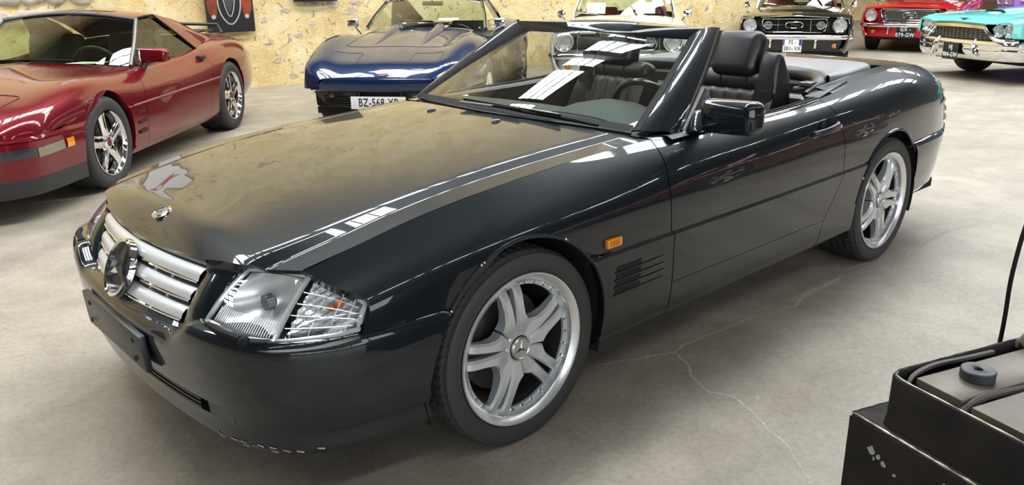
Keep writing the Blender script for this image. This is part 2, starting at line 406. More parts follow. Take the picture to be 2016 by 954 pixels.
# back wall: ochre render, flaking off rubble stone
def wall_material():
    m = bpy.data.materials.new('ochre_render'); m.use_nodes = True; nt = m.node_tree; b = nt.nodes['Principled BSDF']
    L = nt.links.new; tc = nt.nodes.new('ShaderNodeTexCoord')
    def nz(scale, det=8, rough=0.6, dist=0.0):
        n = nt.nodes.new('ShaderNodeTexNoise'); n.inputs['Scale'].default_value = scale; n.inputs['Detail'].default_value = det
        n.inputs['Roughness'].default_value = rough; n.inputs['Distortion'].default_value = dist; L(tc.outputs['Object'], n.inputs['Vector']); return n
    def ramp(src, els):
        r = nt.nodes.new('ShaderNodeValToRGB'); e = r.color_ramp.elements
        e[0].position, e[0].color = els[0][0], (*els[0][1], 1); e[1].position, e[1].color = els[1][0], (*els[1][1], 1)
        for p, c in els[2:]: q = e.new(p); q.color = (*c, 1)
        L(src, r.inputs[0]); return r
    base = ramp(nz(2.2, 9, 0.65, 0.5).outputs[0], [(0.30, (0.74, 0.52, 0.22)), (0.70, (0.93, 0.81, 0.52)), (0.5, (0.86, 0.67, 0.34))])
    pits = ramp(nz(9.0, 5, 0.55, 1.6).outputs[0], [(0.33, (0, 0, 0)), (0.37, (1, 1, 1))])
    patch = ramp(nz(3.2, 4, 0.5, 1.2).outputs[0], [(0.66, (0, 0, 0)), (0.70, (1, 1, 1))])
    pc = ramp(nz(14, 5).outputs[0], [(0.35, (0.30, 0.24, 0.20)), (0.65, (0.50, 0.42, 0.36))])
    mx = nt.nodes.new('ShaderNodeMix'); mx.data_type = 'RGBA'; L(patch.outputs[0], mx.inputs[0]); L(base.outputs[0], mx.inputs[6]); L(pc.outputs[0], mx.inputs[7])
    dk = nt.nodes.new('ShaderNodeMix'); dk.data_type = 'RGBA'; dk.inputs[7].default_value = (0.50, 0.36, 0.18, 1)
    inv = nt.nodes.new('ShaderNodeMath'); inv.operation = 'MULTIPLY_ADD'; inv.inputs[1].default_value = -0.75; inv.inputs[2].default_value = 0.75; L(pits.outputs[0], inv.inputs[0])
    L(inv.outputs[0], dk.inputs[0]); L(mx.outputs[2], dk.inputs[6]); L(dk.outputs[2], b.inputs['Base Color'])
    b.inputs['Roughness'].default_value = 0.92
    bp = nt.nodes.new('ShaderNodeBump'); bp.inputs['Strength'].default_value = 0.9; bp.inputs['Distance'].default_value = 0.035
    ad = nt.nodes.new('ShaderNodeMath'); ad.operation = 'ADD'; L(nz(11, 8, 0.7, 0.8).outputs[0], ad.inputs[0]); L(pits.outputs[0], ad.inputs[1])
    L(ad.outputs[0], bp.inputs['Height']); L(bp.outputs[0], b.inputs['Normal'])
    return m
WALL = wall_material()
def wall_off(a, z):
    n = mnoise.noise(Vector((a*0.9, z*0.9, 3.1)))*0.05+mnoise.noise(Vector((a*3.1, z*3.1, 7.7)))*0.022+mnoise.noise(Vector((a*9, z*9, 1.7)))*0.008
    return n
aa = list(np.arange(-12, -4.5, 0.5))+list(np.arange(-4.5, 10.6, 0.06)); zz = list(np.arange(0, 2.6, 0.06))+list(np.arange(2.6, 6.9, 0.4))
b = MB(); b.grid([[tuple(H(a, wall_off(a, z), z)) for z in zz] for a in aa])
wall_back = b.build('wall_back', WALL, None, angle=180); tag(wall_back, 'ochre rendered rough stone wall behind the parked cars', kind='structure')
STONE = mat('rubble_stone', (0.66, 0.61, 0.52), rough=0.95, noise=(9, (0.42, 0.36, 0.30), 0.9), bump=(18, 0.7, 0.02))
STONE2 = mat('mauve_stone', (0.66, 0.55, 0.44), rough=0.95, noise=(14, (0.47, 0.37, 0.30), 0.9), bump=(22, 0.7, 0.015))
def stone(a, z, ra, rz, seed, m, d=0.05):
    r = random.Random(seed); n = 11; b = MB(); c = H(a, wall_off(a, z), z)
    ang = [2*PI*k/n+r.uniform(-.15, .15) for k in range(n)]; rad = [r.uniform(0.75, 1.1) for _ in range(n)]
    rings = []
    for f, h in ((1.0, -0.03), (0.96, d*0.5), (0.78, d*0.92), (0.4, d*1.05)):
        rings.append([c+E1*(math.cos(t)*ra*q*f)+Vector((0, 0, math.sin(t)*rz*q*f))+E2*(h+r.uniform(-.006, .006)) for t, q in zip(ang, rad)])
    b.grid(rings, closed_v=True); i0 = len(b.v)-n; b.f.append(tuple(range(i0, i0+n)))
    return b.build('stone', m, wall_back, angle=50)
_sd = 100
for row, (z, cnt) in enumerate(((1.02, 4), (1.27, 5), (1.50, 5), (1.74, 5), (1.98, 5))):
    for k in range(cnt):
        p = on_wall(-40+k*48+(row % 2)*20, 60); a = (p-W0).dot(E1)
        stone(a, z, 0.14+0.03*((k*7+row*3) % 3), 0.115, _sd, STONE, 0.05); _sd += 1
for px, py, sa, sz in ((690, 22, .16, .07), (655, 8, .12, .06), (588, 70, .07, .05), (700, 4, .13, .04), (560, 20, .10, .035), (520, 40, .06, .05), (615, 45, .07, .035),
                       (545, 120, .06, .04), (530, 85, .09, .03), (600, 140, .08, .03), (1300, 6, .16, .04), (1360, 14, .10, .05), (1060, 90, .09, .05), (640, 95, .05, .04), (575, 150, .09, .04)):
    p = on_wall(px, py); stone((p-W0).dot(E1), p.z, sa, sz, _sd, STONE2, 0.004); _sd += 1
# the remaining walls and the roof
PLAIN = mat('grey_plaster', (0.075, 0.08, 0.085), rough=0.9, noise=(1.5, (0.05, 0.052, 0.055), 0.7))
for nm, A, B in (('wall_left', (-12.4, -0.2), (-12.4, 19.9)), ('wall_right', (25.2, 19.9), (25.2, -5.6)), ('wall_return', (10.53, 0.3), (10.53, -5.6)), ('wall_rear', (10.5, -5.5), (25.2, -5.5)), ('wall_front', (-12.4, 19.9), (25.2, 19.9))):
    b = MB(); p, q = H(*A), H(*B); b.add([p, q, q+Vector((0, 0, 6.9)), p+Vector((0, 0, 6.9))], [(0, 1, 2, 3)])
    tag(b.build(nm, WALL if nm in ('wall_return', 'wall_rear') else PLAIN, None, smooth=False), kind='structure')
ROOF = mat('roof_boards', (0.22, 0.215, 0.21), rough=0.8, noise=(2, (0.16, 0.155, 0.15), 0.6))
BAR = mat('roof_steel', (0.05, 0.055, 0.06), rough=0.6)
SKYPANE = mat('roof_light_pane', (0.9, 0.9, 0.9), rough=0.6, emit=(0.93, 0.97, 1.0), estr=SKY_STRENGTH)
ZR = 6.6
# strips of roof lights run along the hall, parallel to the back wall
STRIPS = [(2.55, 3.7), (6.8, 8.0), (14.6, 15.0)]
PITCH_A = 1.25
b = MB(); cb = [-6.0]+[v for s in STRIPS for v in s]+[20.0]
for e0, e1 in zip(cb[0::2], cb[1::2]): b.add([H(-12.5, e0, ZR), H(25.3, e0, ZR), H(25.3, e1, ZR), H(-12.5, e1, ZR)], [(0, 1, 2, 3)])
ceiling = tag(b.build('ceiling', ROOF, None, smooth=False), kind='structure')
def hbox(b, a0, a1, b0, b1, z0, z1):
    b.add([H(a0, b0, z0), H(a1, b0, z0), H(a1, b1, z0), H(a0, b1, z0), H(a0, b0, z1), H(a1, b0, z1), H(a1, b1, z1), H(a0, b1, z1)],
          [(0, 3, 2, 1), (4, 5, 6, 7), (0, 1, 5, 4), (1, 2, 6, 5), (2, 3, 7, 6), (3, 0, 4, 7)]); return b
for (b0, b1) in STRIPS:
    if b0 == 6.8:                            # the middle strip starts above the roadster
        b = MB(); b.add([H(-12.5, b0, ZR), H(-5.0, b0, ZR), H(-5.0, b1, ZR), H(-12.5, b1, ZR)], [(0, 1, 2, 3)]); b.build('roof_board', ROOF, ceiling, smooth=False)
    for k in range(6 if b0 == 6.8 else 0, 30):
        c0, c1 = -12.5+k*PITCH_A, -12.5+(k+1)*PITCH_A
        b = MB(); b.add([H(c0+.09, b0, ZR+.03), H(c1-.09, b0, ZR+.03), H(c1-.09, b1, ZR+.03), H(c0+.09, b1, ZR+.03)], [(0, 1, 2, 3)])
        b.build('roof_light_pane', SKYPANE, ceiling, smooth=False, fixn=False)
        hbox(MB(), c0-.09, c0+.09, b0, b1, ZR-.05, ZR+.05).build('glazing_bar', BAR, ceiling, smooth=False)
    for q in (.25, .5, .75):
        am = b0+(b1-b0)*q; hbox(MB(), -12.5, 25.3, am-.012, am+.012, ZR-.01, ZR+.02).build('glazing_bar', BAR, ceiling, smooth=False)
# glazed sliding door to the yard in the wall behind the camera
DOORPANE = mat('door_pane_daylight', (.9, .9, .9), rough=.6, emit=(.88, .94, 1.0), estr=DOOR_STRENGTH)
dr = empty('door_1', H(-4.0, 19.8, 0)); tag(dr, 'tall glazed sliding door in the wall behind the camera', kind='structure'); dr_i = Matrix.Translation(-Vector(dr.location))
for k in range(8):
    for j in range(3):
        a0_, z0_ = -11.0+k*1.75, .35+j*1.4; b = MB(); b.add([H(a0_+.06, 19.82, z0_+.05), H(a0_+1.69, 19.82, z0_+.05), H(a0_+1.69, 19.82, z0_+1.35), H(a0_+.06, 19.82, z0_+1.35)], [(0, 1, 2, 3)])
        o = b.build('door_pane', DOORPANE, dr, smooth=False, fixn=False); o.matrix_parent_inverse = dr_i
b = MB()
for k in range(9): hbox(b, -11.0+k*1.75-.06, -11.0+k*1.75+.06, 19.76, 19.84, 0.05, 4.6)
o = b.build('door_frame', BAR, dr, smooth=False); o.matrix_parent_inverse = dr_i
# framed posters on the back wall
POSTER = mat('poster_black', (.012, .011, .011), rough=.35)
POSTER_O = mat('poster_orange', (.42, .07, .02), rough=.35, noise=(5, (.10, .02, .01), .8)); POSTER_S = mat('poster_silver', (.45, .43, .40), rough=.35); POSTER_G = mat('poster_grey', (.06, .06, .062), rough=.35)
def flat(b, pts, off):
    """flat polygon on the wall, (a, z) points"""
    b.add([H(a, off, z) for a, z in pts], [tuple(range(len(pts)))]); return b
def ribbon(b, pts, w, off):
    P = smooth_path(pts, 40); t = np.gradient(P, axis=0); n = np.stack([-t[:, 1], t[:, 0]], 1); n /= np.linalg.norm(n, axis=1, keepdims=True)
    b.grid([[tuple(H(p[0]+q[0]*w, off, p[1]+q[1]*w)), tuple(H(p[0]-q[0]*w, off, p[1]-q[1]*w))] for p, q in zip(P, n)]); return b
def poster(a0, a1, z0, z1, label, picture=True, tilt=0):
    b = MB(); hbox(b, a0, a1, .07, .085, z0, z1); o = tag(b.build('poster', POSTER, None, smooth=False), label, 'poster', 'posters on the ochre wall')
    w, h, ac = a1-a0, z1-z0, (a0+a1)/2
    if picture:
        for s in (1, -1):
            flat(MB(), [(ac+s*w*.28, z0+h*.62), (ac+s*w*.25, z0+h*.36), (ac+s*w*.29, z0+h*.20), (ac+s*w*.38, z0+h*.17), (ac+s*w*.46, z0+h*.28), (ac+s*w*.47, z0+h*.40), (ac+s*w*.36, z0+h*.44)], .0865).build('printed_fender', POSTER_O, o, smooth=False)
            flat(MB(), [(ac+s*w*.35+math.cos(t)*w*.045, z0+h*.20+math.sin(t)*h*.028) for t in np.linspace(0, 2*PI, 14, endpoint=False)], .0875).build('printed_lamp', POSTER_S, o, smooth=False)
        ribbon(MB(), [(ac-w*.27, z0+h*.95), (ac-w*.24, z0+h*.45), (ac-w*.15, z0+h*.18), (ac, z0+h*.10), (ac+w*.15, z0+h*.18), (ac+w*.24, z0+h*.45), (ac+w*.27, z0+h*.95)], .008, .0875).build('printed_chrome', POSTER_S, o, smooth=False)
        ribbon(MB(), [(ac-w*.15, z0+h*.95), (ac-w*.13, z0+h*.45), (ac, z0+h*.20), (ac+w*.13, z0+h*.45), (ac+w*.15, z0+h*.95)], .006, .0875).build('printed_chrome', POSTER_S, o, smooth=False)
        flat(MB(), [(ac-w*.14, z0+h*.85), (ac-w*.12, z0+h*.42), (ac, z0+h*.25), (ac+w*.12, z0+h*.42), (ac+w*.14, z0+h*.85)], .0862).build('printed_grille', POSTER_G, o, smooth=False)
    return o
# tall shaped sign with a red star, high on the wall (seen mirrored in the bonnets)
b = MB(); SG = [(-2.16, 2.18), (-1.98, 2.15), (-1.86, 2.25), (-1.92, 2.36), (-1.82, 2.44), (-1.84, 2.56), (-1.80, 2.66), (-1.80, 2.86), (-1.88, 2.97), (-1.84, 3.42), (-1.92, 3.52), (-2.12, 3.54), (-2.22, 3.44), (-2.20, 2.98), (-2.28, 2.88), (-2.28, 2.66), (-2.22, 2.56), (-2.24, 2.44), (-2.14, 2.36), (-2.22, 2.26)]
cs_ = (-2.04, 2.85); big = [(cs_[0]+(a-cs_[0])*1.10, cs_[1]+(z-cs_[1])*1.03) for a, z in SG]
for pts_, o0_, o1_ in ((big, .07, .10),):
    n_ = len(pts_); b.add([H(a, o, z) for o in (o0_, o1_) for a, z in pts_], [tuple(range(n_)), tuple(range(2*n_-1, n_-1, -1))]+[(i_, (i_+1) % n_, n_+(i_+1) % n_, n_+i_) for i_ in range(n_)])
sg = tag(b.build('wall_sign', mat('sign_edge', (.10, .03, .02), rough=.5), None, smooth=False), 'tall pale shaped sign with a red star high on the ochre wall', 'sign')
flat(MB(), SG, .1015).build('sign_face', mat('sign_pale', (.72, .70, .66), rough=.5), sg, smooth=False)
flat(MB(), [(-2.04+math.cos(PI/2+PI*k/5)*(.17 if k % 2 == 0 else .07), 2.76+math.sin(PI/2+PI*k/5)*(.17 if k % 2 == 0 else .07)) for k in range(10)], .1025).build('red_star', mat('sign_red', (.45, .02, .03), rough=.5), sg, smooth=False)
poster(-.535, .090, .765, 1.78, 'black poster of an orange sports car nose above the dark red car')
poster(.66, 1.29, 1.135, 2.15, 'black poster on the ochre wall, only its lower edge showing above the blue car', False)
for k in range(9):
    a = -12.5+k*4.725; b = MB(); p = []
    for z in (ZR-.45, ZR-.08):
        p += [H(a-.08, -0.2, z), H(a+.08, -0.2, z), H(a+.08, 19.9, z), H(a-.08, 19.9, z)]
    b.add(p, [(0, 1, 2, 3), (4, 5, 6, 7), (0, 1, 5, 4), (1, 2, 6, 5), (2, 3, 7, 6), (3, 0, 4, 7)]); b.build('roof_beam', BAR, ceiling, smooth=False)

# ---------------------------------------------------------------- the dark roadster
car = empty('roadster_car', (-1.25, 0, 0)); CARP = car
tag(car, 'blue-black open two-seat roadster with silver double-spoke wheels, largest car', 'car')
_cinv = Matrix.Translation((1.25, 0, 0))
def hp(o, parent=None):
    """parent a hero part given in world coordinates"""
    o.parent = parent or car
    if parent is None: o.matrix_parent_inverse = _cinv
    return o
HX = [.82, .70, .55, .35, 0, -.35, -.75, -1.3, -1.9, -2.5, -3.0, -3.3, -3.5]
HY = [[.72, .775, .80, .81, .81, .81, .81, .81, .81, .80, .77, .72, .66],
      [.75, .82, .85, .866, .868, .868, .868, .868, .868, .862, .83, .78, .71],
      [.77, .835, .87, .886, .889, .890, .890, .890, .889, .884, .855, .81, .74],
      [.785, .845, .88, .896, .900, .902, .902, .902, .899, .892, .865, .82, .75],
      [.775, .836, .871, .887, .891, .893, .893, .893, .890, .883, .856, .811, .741],
      [.765, .828, .864, .882, .890, .892, .893, .894, .891, .884, .855, .805, .73],
      [.742, .800, .838, .862, .874, .878, .882, .884, .880, .868, .835, .780, .705],
      [.705, .752, .785, .803, .808, .812, .834, .850, .845, .818, .78, .72, .655],
      [.66, .70, .72, .732, .735, .73, .752, .79, .785, .735, .70, .64, .58],
      [.58, .61, .63, .64, .645, .648, .66, .68, .68, .66, .63, .57, .51],
      [.55, .58, .595, .605, .607, .610, .62, .64, .64, .62, .59, .53, .47],
      [.28, .29, .30, .30, .30, .30, .31, .32, .32, .31, .30, .27, .24],
      [0]*13]
HZ = [[.215, .215, .215, .215, .215, .215, .215, .215, .215, .22, .25, .28, .30],
      [.24, .24, .24, .24, .24, .24, .24, .24, .24, .245, .275, .305, .33],
      [.36]*10+[.365, .375, .385],
      [.540, .540, .540, .541, .543, .545, .546, .548, .552, .558, .565, .57, .575],
      [.551, .551, .551, .552, .554, .556, .557, .559, .563, .569, .576, .581, .586],
      [.578, .59, .605, .62, .632, .638, .644, .652, .665, .675, .685, .685, .685],
      [.605, .622, .645, .672, .702, .718, .735, .748, .775, .800, .805, .79, .775],
      [.628, .645, .676, .716, .760, .786, .808, .820, .852, .892, .898, .872, .84],
      [.655, .685, .722, .766, .812, .838, .860, .866, .890, .938, .945, .912, .872],
      [.660, .695, .733, .777, .822, .848, .872, .89, .915, .948, .953, .922, .882],
      [.664, .705, .745, .790, .835, .861, .884, .90, .92, .950, .955, .925, .885],
      [.668, .736, .776, .819, .862, .888, .910, .92, .93, .957, .962, .934, .893],
      [.660, .742, .783, .827, .868, .894, .916, .925, .935, .960, .965, .938, .896]]
HL = Loft(HX, HY, HZ, [3, 4, 8, 9, 10])
# bonnet rows on their own stations: nearly flat, curling down at the nose
NX = [.82, .74, .64, .50, .35, 0, -.35, -.75]
NY = [[0]*8]*8+[[.66, .69, .708, .725, .732, .735, .73, .752], [.58, .60, .617, .633, .64, .645, .648, .66], [.545, .565, .583, .597, .605, .607, .61, .62], [.28, .29, .295, .30, .30, .30, .30, .31], [0]*8]
NZ = [[0]*8]*8+[[.630, .667, .701, .734, .766, .812, .838, .860], [.632, .676, .708, .740, .771, .817, .843, .866], [.638, .698, .730, .757, .785, .831, .858, .880],
      [.655, .724, .750, .774, .800, .846, .878, .904], [.655, .730, .755, .778, .804, .850, .884, .910]]
NL = Loft(NX, NY, NZ, [8, 9, 10])
GAP = 0.0025
ARCH_F = (0.015, 0.325, 0.362); ARCH_R = (-2.495, 0.325, 0.358)
def lin(ts, xs): return lambda t: float(np.interp(t, ts, xs))
fender_f = lin([0, 3.99, 4, 5, 5.6, 8], [.28, .28, .575, .545, .54, .640])
doorgap = lin([0, 2, 3, 6, 8], [-.715, -.712, -.700, -.675, -.735])
doorrear = lin([0, 2, 3, 4, 5, 6, 7, 8], [-1.80, -1.83, -1.965, -1.972, -1.965, -1.925, -1.89, -1.87])
for mir in (False, True):
    # fender
    G = panel_grid(HL, fender_f, lambda t: doorgap(t)+GAP, srange(0, 8, 8), 150)
    o = hp(finish_panel('front_fender', G, PAINT, None, cuts=[ARCH_F], rim=.03, mirror=mir, surf=HL)); fender_o = o
    if not mir: fenderL = o
    # door
    G = panel_grid(HL, lambda t: doorgap(t)-GAP, lambda t: doorrear(t)+GAP, srange(2.0, 8, 8), 90)
    o = hp(finish_panel('door', G, PAINT, None, rim=.02, mirror=mir))
    if not mir: doorL = o
    else: doorR = o
    # sill
    G = panel_grid(HL, lambda t: doorgap(t)-GAP, lambda t: doorrear(t)+GAP, srange(0, 1.985, 8), 60)
    hp(finish_panel('sill', G, PAINT, None, rim=.02, mirror=mir))
    # rear quarter
    G = panel_grid(HL, lambda t: doorrear(t)-GAP, lambda t: -3.5, srange(0, 8, 8), 150)
    hp(finish_panel('rear_fender', G, PAINT, None, cuts=[ARCH_R], rim=.03, mirror=mir, surf=HL, drop=lambda c, i, j: (c[0] < -2.74 and c[2] < .558)))
# rolled lips round the arches
for (cx, cz, R) in (ARCH_F, ARCH_R):
    for s in (1, -1):
        P = []
        for a in np.linspace(math.radians(36 if cx > -1 else 8), math.radians(188 if cx > -1 else 144), 60):
            x, z = cx+R*math.cos(a), cz+R*math.sin(a); P.append((x, s*(side_y(HL, x, z)-.001), z))
        b = MB(); b.tube(P, .0065, 8); hp(b.build('arch_lip', PAINT, None))
# hood
hood_f = lin([8, 9, 9.9, 10, 10.6, 11.2, 12], [.642, .698, .722, .733, .777, .797, .812])
hood_r = lin([8, 9, 10, 11, 12], [-.735, -.68, -.655, -.585, -.55])
ts = srange(8, 12, 10); ts[0] = 8.03
G = panel_grid(NL, hood_f, hood_r, ts, 110)
G2 = np.concatenate([G, (G*np.array([1, -1, 1]))[::-1][1:]], 0)
hood = hp(finish_panel('hood', G2, PAINT, None, rim=.012, angle=60))
# trunk lid
ts = srange(8, 12, 8); ts[0] = 8.03
G = panel_grid(HL, lin([8, 12], [-2.80, -2.72]), lambda t: -3.5, ts, 40)
G2 = np.concatenate([G, (G*np.array([1, -1, 1]))[::-1][1:]], 0)
trunk = hp(finish_panel('trunk_lid', G2, PAINT, None, rim=.012, angle=60))
# deck beside the cockpit (body colour) and tail panel
for mir in (1, -1):
    G = panel_grid(HL, lambda t: -2.02, lambda t: -2.797, srange(8, 8.9, 10), 40)*np.array([1, mir, 1])
    hp(strip('deck_edge', G, PAINT, None, flip=mir < 0))
sec = HL.P(np.full(40, -3.5), np.linspace(3, 12, 40))
b = MB(); b.grid([sec, sec*np.array([1, 0, 1])+np.array([-.03, 0, 0]), sec*np.array([1, -1, 1])]); tail = hp(b.build('tail_panel', PAINT, None))
# under body, wheel housings
b = MB(); b.box(-3.4, .68, -.76, .76, .22, .27); hp(b.build('underbody', DARK, None))
for cx, cz, R in (ARCH_F, ARCH_R):
    for s in (1, -1):
        b = MB(); G = []
        for k in range(33):
            a = -0.35+(PI+0.7)*k/32; G.append([(cx+(R+.012)*math.cos(a), s*y, cz+(R+.012)*math.sin(a)) for y in (.868, .80, .52)])
        b.grid(G, flip=s > 0); n = len(b.v); b.add([(cx+(R+.012)*math.cos(-0.35+(PI+0.7)*k/32), s*.52, cz+(R+.012)*math.sin(-0.35+(PI+0.7)*k/32)) for k in range(33)], [tuple(range(33))])
        hp(b.build('wheel_housing', DARK, None))

# bumpers: profile swept round the nose and the tail
BP = np.array([(.915, 0), (.912, .15), (.903, .30), (.886, .46), (.853, .61), (.808, .71), (.745, .785), (.660, .838), (.55, .869), (.44, .885), (.34, .893), (.27, .895)])
pathL = smooth_path(BP, 66)
def offs(P):
    t = np.gradient(P, axis=0); n = np.stack([-t[:, 1], t[:, 0]], 1)*-1; n /= np.linalg.norm(n, axis=1, keepdims=True)
    n[0] = (1, 0); return n
BPROF = [(-.10, .552), (-.045, .556), (-.020, .555), (-.008, .550), (.0, .540), (.005, .525), (.008, .50), (.0075, .46), (.003, .41), (-.004, .36), (-.010, .335), (-.018, .292), (-.0195, .284), (-.027, .281), (-.029, .274), (-.028, .25), (-.030, .225), (-.040, .210), (-.08, .205)]
def bumper_grid(path, prof, sgn=1):
    n = offs(path)*sgn; return np.array([[(*(path[i]+n[i]*o), z) for o, z in prof] for i in range(len(path))])
GL = bumper_grid(pathL, BPROF); 
GB = np.concatenate([(GL*np.array([1, -1, 1]))[::-1], GL[1:]], 0)
for i_ in range(len(GB)):                     # the top edge dips below the grille
    k_ = min(1, max(0, (.50-abs(GB[i_, 4, 1]))/.13)); k_ = k_*k_*(3-2*k_)
    for j_, w_ in enumerate((1, 1, 1, 1, 1, .95, .75, .40, .12)): GB[i_, j_, 2] -= .058*k_*w_
def slot(c, i, j): return abs(c[1]) < .60 and .29 < c[2] < .336
bump = hp(finish_panel('front_bumper', GB, PAINT, None, cuts=[ARCH_F], rim=0.0, drop=slot, angle=28))
sb = MB(); gs = bumper_grid(pathL, [(-.012, .336), (-.07, .336), (-.07, .290), (-.018, .290)]); gs = np.concatenate([(gs*np.array([1, -1, 1]))[::-1], gs[1:]], 0)
gs = gs[np.abs(gs[:, 0, 1]) < .63]; sb.grid(gs); sb.build('intake_recess', DARK, bump)
for z in (.325, .312, .299):
    sb = MB(); g = bumper_grid(pathL, [(-.014, z+.0035), (-.03, z+.004), (-.03, z-.003), (-.015, z-.0035)]); g = np.concatenate([(g*np.array([1, -1, 1]))[::-1], g[1:]], 0)
    g = g[np.abs(g[:, 0, 1]) < .50]; sb.grid(g, closed_v=True); sb.build('intake_slat', PLASTIC, bump)
for s in (1, -1):
    sb = MB(); g = bumper_grid(pathL, [(-.0115, .335), (-.0165, .291), (-.05, .291), (-.05, .335)])*np.array([1, s, 1]); yy = np.abs(g[:, 0, 1]); g = g[(yy > .52) & (yy < .62)]
    sb.grid(g, closed_v=True); sb.build('intake_blank', mat('grey_plastic', (.07, .068, .062), rough=.5), bump)
# scraped paint along the lower lip
sb = MB(); r_ = random.Random(5)
g = bumper_grid(pathL, [(-.0265, .238), (-.029, .2265), (-.0385, .2105)])
for i in range(20, 44):
    if r_.random() < .62:
        a = g[i]; c = g[i+1]; k0, k1 = r_.uniform(0, .8), r_.uniform(.9, 2); 
        def at(q, k): k = min(k, 1.999); return q[int(k)]*(1-(k % 1))+q[int(k)+1]*(k % 1)
        sb.add([at(a, k0)*1.0005, at(c, min(k0+.3, 1.9)), at(c, k1), at(a, max(k1-.4, k0+.2))], [(0, 1, 2, 3)])
tag(sb.build('scuff_mark', mat('scuffed_primer', (.45, .46, .47), rough=.6), bump, smooth=False), kind='stuff')
# number plate holder, tow cover
b = MB(); b.box(.0, .020, -.262, .262, -.058, .058); b.xf(Matrix.Translation((.915, 0, .402)) @ Matrix.Rotation(math.radians(4), 4, 'Y'))
ph = b.build('number_plate_holder', PLASTIC, bump, bevel=.004)
for y in (.20, -.20):
    for z in (.43, .372):
        b = MB(); b.lathe([(0, .0), (.008, 0), (.008, .003), (0, .004)], 10, 'x', (.936, y, z)); b.build('screw', SEAL, bump)
b = MB(); b.lathe([(0, .0), (.016, 0), (.017, .004), (.012, .007), (0, .007)], 16, 'x', (.899, .345, .452)); b.build('parking_sensor', PLASTIC, bump)
# rear bumper
RP = np.array([(-3.615, 0), (-3.60, .30), (-3.56, .50), (-3.49, .65), (-3.38, .76), (-3.2, .84), (-3.0, .868), (-2.86, .876), (-2.76, .879)])
rp = smooth_path(RP, 56); RPROF = [(-.08, .580), (-.02, .584), (0, .578), (.012, .562), (.014, .535), (.010, .50), (0, .42), (-.008, .36), (-.012, .355), (-.02, .30), (-.05, .262), (-.10, .255)]
GR = bumper_grid(rp, RPROF, -1)
if np.dot(offs(rp)[-1]*-1, (0, 1)) < 0: GR = bumper_grid(rp, RPROF, 1)
GR[0] = [[-3.615-o_, 0, z_] for o_, z_ in RPROF]
GR = np.concatenate([(GR*np.array([1, -1, 1]))[::-1], GR[1:]], 0)
hp(finish_panel('rear_bumper', GR, PAINT, None, cuts=[ARCH_R], rim=0, angle=28))

# grille
def gr(y, t, out=0.0):
    hw = .413-.047*t; q = y/hw
    return (.815+.070*t-.045*q*q-.02*q**4*0+out, y, .662-.152*t+out*.3+.004*(1-q*q))
nose = empty('grille', (0, 0, 0)); hp(nose)
def gl(t, out, n=41, k=1.0): hw = .413-.047*t; return [gr(y, t, out) for y in np.linspace(-hw*k, hw*k, n)]
b = MB(); b.grid([gl(t, -.035) for t in (-.02, .5, 1.02)]); hp(b.build('grille_back', DARK, None, fixn=False), nose)
for t0, t1 in ((-.01, .285), (.36, .635), (.71, 1.0)):
    b = MB(); cs = [(t0, -.03), (t0+.01, .0), (t0+.06, .008), ((t0+t1)/2, .012), (t1-.07, .010), (t1-.05, .009)]
    b.grid([gl(t, o_, k=.985) for t, o_ in cs]); sl = hp(b.build('slat', SILVER, None), nose)
    b = MB(); b.grid([gl(t, o_, k=.985) for t, o_ in ((t1-.05, .0095), (t1-.035, .0125), (t1-.005, .011), (t1+.005, .003), (t1+.0, -.03))]); hp(b.build('slat_trim', CHROME, None), nose)
for y in (-.24, -.14, .14, .24):
    b = MB(); b.tube([gr(y, .30, -.012), gr(y, .98, -.012)], .0045, 6); hp(b.build('grille_strut', SILVER, None), nose)
# surround: hood skin carried down round the grille
top_in = [gr(y, -.045, .004) for y in np.linspace(-.42, .42, 61)]
def front_edge(n=61):
    out = []
    for y in np.linspace(-.412, .412, n):
        tt = np.linspace(8.03, 12, 120); pts = NL.P(np.array([hood_f(t) for t in tt]), tt); k = np.argsort(pts[:, 1]); out.append([np.interp(abs(y), pts[k, 1], pts[k, 0]), y, np.interp(abs(y), pts[k, 1], pts[k, 2])])
    return out
fe = front_edge(); mid_ = [((np.array(a)+np.array(c))/2+np.array([.006, 0, .004])) for a, c in zip(fe, top_in)]
hp(strip('hood_lip', [fe, mid_, top_in, [np.array(p)+np.array([-.03, 0, -.004]) for p in top_in]], PAINT, None), hood).matrix_parent_inverse = Matrix()
def hood_edge(y):
    tt = np.linspace(8.03, 12, 160); pts = NL.P(np.array([hood_f(t) for t in tt]), tt); k = np.argsort(pts[:, 1]); return np.array([np.interp(y, pts[k, 1], pts[k, 0]), y, np.interp(y, pts[k, 1], pts[k, 2])])
